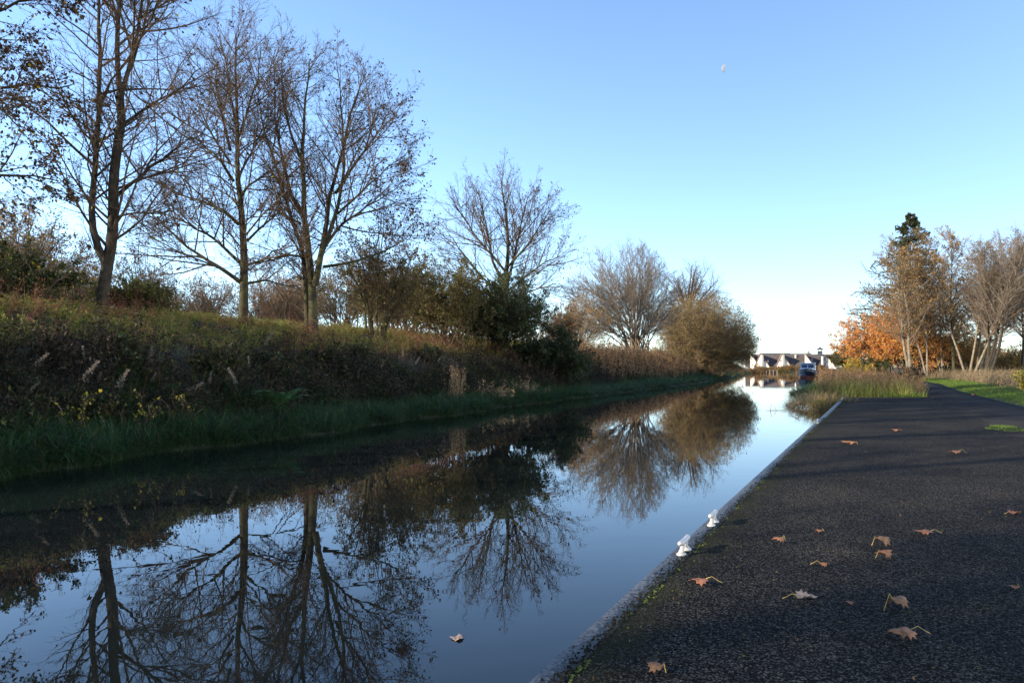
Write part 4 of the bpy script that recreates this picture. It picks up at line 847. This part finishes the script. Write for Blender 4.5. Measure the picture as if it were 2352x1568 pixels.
# louvred cupola
ccx = cb(1800, 0)[0]; zt = cb(0, 350)[2]; yc = YB+9
def zc_(v): return cb(0, v, yc)[2]
hw = (cb(1842, 0, yc)[0]-cb(1762, 0, yc)[0])/2
mb = MB(); mb.box(lb((ccx-hw, yc-hw, zr-1.2)), lb((ccx+hw, yc+hw, zc_(295))))
for kz in np.linspace(zc_(345), zc_(300), 5): mb.box(lb((ccx-hw-.08, yc-hw-.08, kz)), lb((ccx+hw+.08, yc+hw+.08, kz+.09)))
cp = mb.build('cupola', M['slate_band'], bld)
for sx_ in (-1, 1):
    for sy_ in (-1, 1):
        mb = MB(); mb.box(lb((ccx+sx_*hw*.85-.1, yc+sy_*hw*.85-.1, zc_(295))), lb((ccx+sx_*hw*.85+.1, yc+sy_*hw*.85+.1, zc_(268)))); mb.build('post', M['harling'], cp)
rw = (cb(1866, 0, yc)[0]-cb(1732, 0, yc)[0])/2; apx = lb((ccx, yc, zc_(212)))
rim = [lb((ccx+a*rw, yc+b_*rw, zc_(266))) for a, b_ in ((-1, -1), (1, -1), (1, 1), (-1, 1))]; mid = [lb((ccx+a*rw*.42, yc+b_*rw*.42, zc_(243))) for a, b_ in ((-1, -1), (1, -1), (1, 1), (-1, 1))]
low = [(p[0], p[1], p[2]-.14) for p in rim]
mb = MB(); mb.add(rim+mid+[apx]+low, [(0, 1, 5, 4), (1, 2, 6, 5), (2, 3, 7, 6), (3, 0, 4, 7), (4, 5, 8), (5, 6, 8), (6, 7, 8), (7, 4, 8), (0, 9, 10, 1), (1, 10, 11, 2), (2, 11, 12, 3), (3, 12, 9, 0), (12, 11, 10, 9)])
mb.build('cupola_roof', M['slate_band'], cp)
mb = MB(); mb.tube([apx, (apx[0], apx[1], apx[2]+1.5)], [.07, .03], 6); mb.build('finial', M['slate_band'], cp)

# timber quay at the bend
qy = 196.0; a = dp(1700, 0, qy); c = dp(1786, 0, qy)
quay = thing('timber_quay', 'low timber quay wall with posts in front of the white gables', 'quay', ((a[0]+c[0])/2, qy, 0))
hl = (c[0]-a[0])/2
mb = MB(); mb.box((-hl, -.1, .62), (hl, 2.6, .78)); mb.build('deck', M['timber'], quay, bevel=.02)
for kx in np.linspace(-hl+.2, hl-.2, 11):
    mb = MB(); mb.tube([(kx, -.25, -.8), (kx, -.25, .72)], .13, 8); mb.build('post', M['timber'], quay)
mb = MB(); mb.box((-hl, .35, -.8), (hl, .5, .6)); mb.build('boarding', M['roof'], quay)
p = np.stack([rng.uniform(a[0]-2, c[0]+10, 5000), rng.uniform(qy+3, qy+40, 5000)], -1); p = np.concatenate([p, gz(p[:, 0], p[:, 1])[:, None]], 1); K = len(p)
V, fs = blades(p, rng.uniform(.15, .4, K), np.full(K, .05), rng.uniform(.1, .8, K), rng); tag(mesh_obj('far_lawn', V, fs, M['verge']), 'strip of bright grass behind the timber quay', 'grass', kind='stuff')
for i, (u, y, w_, h_, mat, lab) in enumerate(((1815, 205, 9.0, 1.35, 'leaf_rust', 'brown reedy bush between the third gable and the boat'), (1842, 190, 5.0, 1.5, 'leaf_rust', 'low rusty bush right behind the boat cabin'), (1797, 200, 3.0, 1.0, 'leaf_olive', 'low green bush at the right end of the timber quay'),
        (1885, 135, 4.0, 2.1, 'leaf_rust', 'purple-brown bush right of the moored boat'), (1765, 215, 5, .8, 'leaf_rust', 'small brown bush at the foot of the second gable'))):
    X = (u-CX)/F*y
    thicket('reed_bush', lab, 'bush', 0, 0, 0, w_, h_, 26, [(M[mat], 6500, .2, .1)], M['twig'], M['twig_warm'], seed=80+i, base=(X, y, float(gz(X, y))), lo=-.1)

# ------------------------------------------------------------------ moored cabin cruiser
bp = gp(1853, 868, 0)
boat = thing('cabin_cruiser', 'dark blue cabin boat with white wheelhouse moored at the right bank', 'boat', bp, rz=-math.atan2(.40, .92))
# local axes: bow towards -y, stern +y
st = [  # y, half beam at deck, half beam at waterline, deck height
    (0.0, .03, .02, 1.30), (.35, .42, .16, 1.24), (.9, .80, .42, 1.16), (1.7, 1.08, .80, 1.06), (3.0, 1.22, 1.05, .96), (5.0, 1.22, 1.08, .92), (7.0, 1.10, .98, .95)]
def hull_part(z_lo, z_hi, name, mat, grow_=0.0):
    mb = MB(); rows = []
    for (yy, bd, bw, hd) in st:
        r_ = []
        for s in (-1, 1):
            for zf in (z_lo, z_hi):
                z = zf*hd if zf >= 0 else zf
                tt = max(0, min(1, (z+.0)/hd)); bx = bw+(bd-bw)*tt**.8 if z >= 0 else bw*(1+z*.6)
                flare = .0
                ybow = yy-.28*max(0, z)/1.3*(1 if yy < .5 else 0)
                r_.append((s*(bx+grow_), ybow, z))
        rows.append(r_)
    vs = [p for r_ in rows for p in r_]; n_ = len(rows); fs = []
    for i in range(n_-1):
        o, q_ = i*4, (i+1)*4
        fs += [(o, q_, q_+1, o+1), (o+2, o+3, q_+3, q_+2), (o+1, q_+1, q_+3, o+3), (o, o+2, q_+2, q_)]
    fs += [(0, 1, 3, 2), ((n_-1)*4, (n_-1)*4+2, (n_-1)*4+3, (n_-1)*4+1)]
    return mb.add(vs, fs).build(name, mat, boat)
hull_part(.235, .80, 'hull', M['hull']); hull_part(-.35, .23, 'antifouling', M['antifoul'])
hull_part(.805, .845, 'rubbing_strake', M['boat_white'], .035); hull_part(.85, 1.0, 'bulwark', M['hull'], .01)
mb = MB(); mb.prism([(-.62, 1.0, 1.12), (.62, 1.0, 1.12), (.95, 2.3, 1.05), (-.95, 2.3, 1.05)], (0, 0, .22)); mb.build('foredeck', M['boat_white'], boat, bevel=.06)
mb = MB(); mb.prism([(-1.02, 2.0, 1.0), (-.90, 2.55, 2.02), (-.90, 4.2, 2.08), (-1.02, 4.2, 1.0)], (.0, 0, 0.001)) if False else None
P0 = [(-1.04, 2.1, .95), (1.04, 2.1, .95), (1.04, 4.3, .95), (-1.04, 4.3, .95)]; P1 = [(-.93, 2.5, 2.0), (.93, 2.5, 2.0), (.95, 4.3, 2.06), (-.95, 4.3, 2.06)]
mb.add(P0+P1, [(0, 3, 2, 1), (4, 5, 6, 7), (0, 1, 5, 4), (1, 2, 6, 5), (2, 3, 7, 6), (3, 0, 4, 7)]); wh = mb.build('wheelhouse', M['boat_white'], boat, bevel=.05)
def on_front(x, h): # point on the sloping front
    t = (h-.95)/1.05; return np.array([x, 2.1+.4*t, h])
nf = nrm(np.array([0, -1.05, .4]))
for (xa, xb) in ((-.82, -.06), (.06, .82)):
    q4 = [on_front(xa, 1.42), on_front(xb, 1.42), on_front(xb*.96, 1.86), on_front(xa*.96, 1.86)]
    mb = MB(); mb.prism([p+nf*.012 for p in q4], -nf*.03); mb.build('window', M['glass'], wh)
for s in (-1, 1):
    q4 = [(s*1.0, 2.7, 1.45), (s*1.0, 4.0, 1.45), (s*.96, 4.0, 1.86), (s*.96, 2.85, 1.86)]; mb = MB(); mb.prism(q4, (s*.03, 0, 0)); mb.build('window', M['glass'], wh)
mb = MB(); mb.prism([(-1.0, 2.38, 2.05), (1.0, 2.38, 2.05), (1.02, 4.4, 2.11), (-1.02, 4.4, 2.11)], (0, 0, .06)); mb.build('cabin_roof', M['boat_white'], boat, bevel=.02)
mb = MB(); mb.prism([(-1.05, 4.42, .95), (-1.0, 4.42, 2.15), (1.0, 4.42, 2.15), (1.05, 4.42, .95)], (0, 2.0, -.1)); mb.build('canopy', M['canvas'], boat, bevel=.08)
rail = MB()
for s in (-1, 1): rail.tube([(0, .0, 1.65), (s*.45, .4, 1.62), (s*.85, 1.0, 1.55), (s*1.1, 1.9, 1.45)], .015, 6); rail.tube([(s*.45, .4, 1.2), (s*.45, .4, 1.62)], .012, 6); rail.tube([(s*.85, 1.0, 1.1), (s*.85, 1.0, 1.55)], .012, 6)
mb = MB(); mb.tube([(.55, 3.0, 2.1), (.55, 3.0, 2.9)], [.02, .012], 6); mb.build('mast', M['boat_white'], boat)
for s in (-1, 1):
    mb = MB(); mb.tube([(s*1.16, 2.4, .25), (s*1.2, 2.4, .32), (s*1.2, 2.4, .72), (s*1.16, 2.4, .78)], [.05, .1, .1, .05], 10); mb.build('fender', M['boat_white'], boat)
# mooring line to the bank
pa = bp+np.array([.15, -.1, 1.25]); pb = np.array([(1896-CX)/F*104, 104, 0]); pb[2] = .55
mb = MB(); mb.tube([pa+(pb-pa)*t-np.array([0, 0, .25*math.sin(PI*t)]) for t in np.linspace(0, 1, 14)], .035, 6); tag(mb.build('mooring_rope', M['rope']), 'pale mooring rope running from the boat bow to the right bank', 'rope')
mb = MB(); mb.tube([pb+(0, 0, -.5), pb+(0, 0, .1)], .09, 8); mb.tube([pb+(0, 0, .1), pb+(0, 0, .16)], [.12, .1], 8); tag(mb.build('mooring_post', M['timber']), 'short post on the right bank holding the boat rope', 'post')

# ------------------------------------------------------------------ mooring cleats on the edging
def cleat(u, v, label):
    q = gp(u, v, .355)
    root = thing('mooring_cleat', label, 'cleat', (q[0], q[1], .355), rz=-th, group='white cleats along the landing edge'); return root
def cleat_parts(root):                        # along local y; the bar stands over the edge
    mb = MB()
    for yy in (-.085, .085):
        pts = [(0, yy*1.25, .022), (0, yy*1.1, .036), (.0, yy*.8, .062), (.0, yy*.62, .094)]
        mb = MB(); mb.tube(pts, [.030, .023, .020, .023], 12); mb.build('leg', M['white_paint'], root, smooth=True)
        mb = MB(); pr = [(0, .044), (.008, .046), (.016, .041), (.024, .029)]
        vs = [(r_*math.cos(a), yy*1.3+r_*1.25*math.sin(a), z) for z, r_ in pr for a in np.linspace(0, 2*PI, 20, endpoint=False)]
        fs = [(i*20+j, i*20+(j+1) % 20, (i+1)*20+(j+1) % 20, (i+1)*20+j) for i in range(3) for j in range(20)]+[tuple(range(60, 80)), tuple(range(20))[::-1]]
        mb.add(vs, fs).build('foot', M['white_paint'], root, smooth=True)
    L_ = .19; pts = [(0, -L_, .118), (0, -L_*.97, .118), (0, -L_*.86, .115), (0, -L_*.5, .108), (0, 0, .106), (0, L_*.5, .108), (0, L_*.86, .115), (0, L_*.97, .118), (0, L_, .118)]
    mb = MB(); mb.tube(pts, [.005, .017, .024, .026, .027, .026, .024, .017, .005], 16); mb.build('horn', M['white_paint'], root, smooth=True)
cl0 = cleat(1571, 1268, 'nearest white double-legged cleat on the landing edge'); cleat_parts(cl0); cl0.scale = (.66,)*3
for (u, v, lab) in ((1638, 1203, 'second nearest white cleat on the landing edge, just beyond the nearest one'), (1877, 972, 'third white cleat on the landing edge, beside the grass tussock'), (1934, 917, 'farthest white cleat, at the far corner of the paved landing')):
    q = gp(u, v, .355); copy_thing(cl0, (q[0], q[1], .355), -th, lab, .66)

# ------------------------------------------------------------------ fallen leaves
MLEAF = []
for i, (c1, c2) in enumerate((((.19, .078, .032), (.31, .145, .068)), ((.13, .068, .034), (.24, .13, .066)), ((.24, .165, .12), (.36, .27, .21)), ((.18, .075, .036), (.30, .125, .07)))):
    MLEAF.append(mat_noise('fallen_leaf', c1, c2, 45, .7, .4, .002))
M['stalk'] = mat_noise('leaf_stalk', (.40, .27, .08), (.50, .36, .10), 20, .6)
outl = [(0, 0), (.16, -.06), (.30, -.02), (.34, .14), (.54, .16), (.46, .30), (.62, .46), (.40, .48), (.42, .66), (.22, .62), (.14, .82), (.06, .86), (0, 1.0)]
def leaf_thing(u, v, size, ang, mi, curl, lab, stalk=.9, z=.357, sag=.0, seed=0, bendy=.0):
    rg = np.random.default_rng(900+seed); q = gp(u, v, z)
    root = thing('fallen_leaf', lab, 'leaf', (q[0], q[1], z), rz=ang, group=None)
    # blade: rings from the centre to the lobed outline, cupped and wavy
    half = np.array(outl); o = np.concatenate([half, (half*[-1, 1])[::-1][1:-1]])
    c = np.array([0, .38]); V = [(c[0], c[1], 0.0)]; Fc = []; n_ = len(o); R = 4
    ph = rg.uniform(0, 6, 3)
    for k in range(1, R+1):
        for j in range(n_): pxy = c+(o[j]-c)*(k/R); V.append((pxy[0], pxy[1], 0))
    V = np.array(V, float)
    rr = np.hypot(V[:, 0], V[:, 1]-.38); a = np.arctan2(V[:, 1]-.38, V[:, 0])
    V[:, 2] = curl*(.55*np.abs(V[:, 0])**1.3*np.sign(curl)*0+V[:, 0]**2*1.1+.35*(V[:, 1]-.4)**2)+.10*rr*np.sin(3*a+ph[0])+.06*rr*np.sin(5*a+ph[1])+.03
    V[:, 0] *= 1-.35*abs(curl)*np.abs(V[:, 0])
    V[:, 2] -= V[:, 2].min()-.01
    size *= .9; V *= size
    for j in range(n_): Fc.append((0, 1+j, 1+(j+1) % n_))
    for k in range(R-1):
        for j in range(n_): b_ = 1+k*n_; Fc.append((b_+j, b_+n_+j, b_+n_+(j+1) % n_, b_+(j+1) % n_))
    mb = MB(); mb.add(V, Fc); bl = mb.build('blade', MLEAF[mi], root, smooth=True)
    sm = bl.modifiers.new("solid", 'SOLIDIFY'); sm.thickness = .0012
    if stalk:
        z0 = V[1+(R-1)*n_][2]; L_ = stalk*size
        bx = rg.uniform(-.25, .25)*L_
        pts = [(0, .02*size, z0+.001), (bx*.3, -L_*.35, z0+.012+bendy), (bx*.7, -L_*.7, z0*.5+.006+bendy*.6), (bx, -L_, .006)]
        mb = MB(); mb.tube(pts, [.0016, .0013, .0013, .0024], 6); mb.build('stalk', M['stalk'], root, smooth=True)
    return root
# angle: direction of the leaf tip, counted from the far side anticlockwise
leaf_thing(2092, 1466, .135, rad(105), 0, -.7, 'largest fallen leaf, orange brown with a long yellow stalk, nearest on the paving', .95, seed=1)
leaf_thing(2050, 1398, .12, rad(-60), 1, -1.1, 'arched dull brown leaf with its stalk hanging towards the camera', .65, seed=2, bendy=.02)
leaf_thing(1830, 1373, .12, rad(-85), 2, .6, 'pale greyish fallen leaf with its stalk pointing left', .75, seed=3)
leaf_thing(1622, 1340, .11, rad(95), 3, -.5, 'reddish brown fallen leaf lying near the landing edge', .85, seed=4)
leaf_thing(1798, 1245, .09, rad(100), 0, -.9, 'small orange leaf right of the nearest cleat', .25, seed=5)
leaf_thing(2014, 1252, .135, rad(-65), 1, -1.0, 'curled brown leaf with a short stalk, upper of two close together', .45, seed=6)
leaf_thing(2022, 1282, .10, rad(-75), 0, -1.2, 'curled orange leaf just in front of the other curled leaf', .35, seed=7)
leaf_thing(2138, 1226, .13, rad(88), 3, -.3, 'flat reddish leaf with its stalk pointing right', .7, seed=8)
leaf_thing(1884, 1299, .06, rad(-110), 0, -.8, 'tiny orange leaf with a thin upright stalk', 1.0, seed=9)
leaf_thing(2322, 1180, .11, rad(-70), 3, .7, 'reddish brown leaf with raised lobes near the right edge', .6, seed=10)
leaf_thing(1888, 1221, .055, rad(70), 0, -.5, 'very small tan leaf beyond the small orange leaf', .3, seed=11)
leaf_thing(1522, 1545, .085, rad(40), 1, -.8, 'dull brown leaf at the bottom edge, left on the paving', .2, seed=12)
leaf_thing(2065, 990, .16, rad(60), 3, -.4, 'dark flat leaf far out in the middle of the paving', .3, seed=13)
leaf_thing(1953, 1018, .15, rad(80), 0, -.5, 'bright orange leaf of a far pair, the left one', .3, seed=14)
leaf_thing(1966, 1021, .13, rad(20), 0, -.7, 'bright orange leaf of a far pair, the right one', .3, seed=15)
leaf_thing(2203, 1041, .17, rad(80), 0, -.4, 'orange leaf with a brown tail on the far right of the paving', .7, seed=16)
leaf_thing(2337, 1350, .06, rad(80), 3, -.4, 'small rusty leaf fragment by the right edge of the photo', .2, seed=17)
leaf_thing(1960, 1385, .05, rad(80), 3, -.3, 'small dull scrap of leaf right of the pale greyish leaf', 0, seed=18)
leaf_thing(2240, 909, .22, rad(10), 0, -.8, 'yellow-orange leaf lying at the edge of the green verge', 0, z=.42, seed=19)
leaf_thing(1063, 1466, .085, rad(80), 2, .12, 'pale leaf floating on the dark water', 0, z=.002, seed=20)

rgl = np.random.default_rng(71); K = 260; Yl = 2.6+14*rgl.random(K)**1.5; Xl = edge_x(Yl)+KW+.05+rgl.random(K)*5.0
V, fs = leaves(np.stack([Xl, Yl, np.full(K, .3575)], -1), .020, rgl, np.stack([rgl.normal(size=K), rgl.normal(size=K), np.full(K, .55)], -1), wide=.5, droop=.3)
tag(mesh_obj('leaf_litter', V, fs, M['leaf_rust']), 'crumbs of broken brown leaf scattered over the paving', 'leaf litter', kind='stuff')
# moss and little tufts along the joint and over the paving
rg = np.random.default_rng(33)
def blobs(P_, S_, flat=.5):
    ico = np.array([(0, 0, 1), (.9, 0, .3), (.28, .86, .3), (-.73, .53, .3), (-.73, -.53, .3), (.28, -.86, .3), (1, 0, -.3), (.3, .95, -.3), (-.8, .6, -.3), (-.8, -.6, -.3), (.3, -.95, -.3)])
    fs_ = np.array([(0, 1, 2), (0, 2, 3), (0, 3, 4), (0, 4, 5), (0, 5, 1)]); f4 = np.array([(1, 6, 7, 2), (2, 7, 8, 3), (3, 8, 9, 4), (4, 9, 10, 5), (5, 10, 6, 1)])
    K = len(P_); V = P_[:, None, :]+S_[:, None, None]*ico[None]*np.array([1, 1, flat])*rg.uniform(.7, 1.3, (K, 11, 1))
    I = np.arange(K)[:, None, None]*11
    return V.reshape(-1, 3), [(I+fs_[None]).reshape(-1, 3), (I+f4[None]).reshape(-1, 4)]
Yj = 1.5+20*rg.random(1500)**1.7; keep = (np.sin(Yj*5.1)+np.sin(Yj*12.7+1)+rg.normal(0, .6, 1500)) > .5; Yj = Yj[keep]
Xj = edge_x(Yj)+KW+np.abs(rg.normal(0, .018, len(Yj))); P1_ = np.stack([Xj, Yj, np.full(len(Yj), .352)], -1)
Y2 = 2+12*rg.random(260)**1.4; X2 = edge_x(Y2)+KW+rg.random(260)**1.6*3.2; P2_ = np.stack([X2, Y2, np.full(260, .351)], -1)
V, fs = blobs(np.concatenate([P1_, P2_]), np.concatenate([rg.uniform(.003, .009, len(P1_)), rg.uniform(.003, .008, 260)]))
tag(mesh_obj('moss', V, fs, M['moss']), 'bright green moss in the joint of the edging and between the chippings', 'moss', kind='stuff')
for (u, v, rx, ry, lab) in ((2312, 984, .42, .5, 'mossy grass patch on the paving at the right, the larger one'), (2290, 977, .2, .3, 'small mossy grass patch on the paving just beyond the larger one')):
    q = gp(u+14, v+3, .36); K = 700; a = rg.uniform(0, 2*PI, K); r_ = np.sqrt(rg.random(K))
    p = np.stack([q[0]+np.cos(a)*r_*rx, q[1]+np.sin(a)*r_*ry, np.full(K, .362)], -1)
    V, fs = blades(p, rg.uniform(.015, .05, K), np.full(K, .008), rg.uniform(.2, 1.2, K), rg); tag(mesh_obj('moss_patch', V, fs, M['verge']), lab, 'moss patch')
# loose chippings on the edging and paving
K = 2600; Yc_ = 1.8+16*rg.random(K)**1.6; Xc_ = edge_x(Yc_)+KW-np.abs(rg.normal(0, .03, K))+.004; ok = Xc_ > edge_x(Yc_)+.02
P_ = np.stack([Xc_, Yc_, np.full(K, .357)], -1)[ok]
V, fs = blobs(P_, rg.uniform(.003, .007, len(P_)), .8); tag(mesh_obj('chippings', V, fs, M['asphalt']), 'loose black chippings spilled over the pale edging', 'chippings', kind='stuff')

# ------------------------------------------------------------------ the day moon
ym = 6000.0; mc = dp(1666.5, 158, ym); R_ = 9.7/F*ym
mb = MB(); vs, fs = [], []; n1, n2 = 25, 7
for i in range(n1):
    la = -PI/2+PI*i/(n1-1)
    for j in range(n2):
        t = j/(n2-1); x = -math.cos(la)*(1-.85*t); yb = -math.sqrt(max(0, 1-min(1, x*x+math.sin(la)**2)))
        xx, zz = x, math.sin(la); ca, sa = math.cos(-.22), math.sin(-.22)
        vs.append((R_*(xx*ca-zz*sa), R_*yb*.3, R_*(xx*sa+zz*ca)))
fs = [(i*n2+j, i*n2+j+1, (i+1)*n2+j+1, (i+1)*n2+j) for i in range(n1-1) for j in range(n2-1)]
mo = mb.add(vs, fs).build('moon', M['moon'], None, smooth=True); mo.location = mc
tag(mo, 'pale half moon in the blue daytime sky', 'moon')
for o in S.objects:
    if '_w' in o: del o['_w']
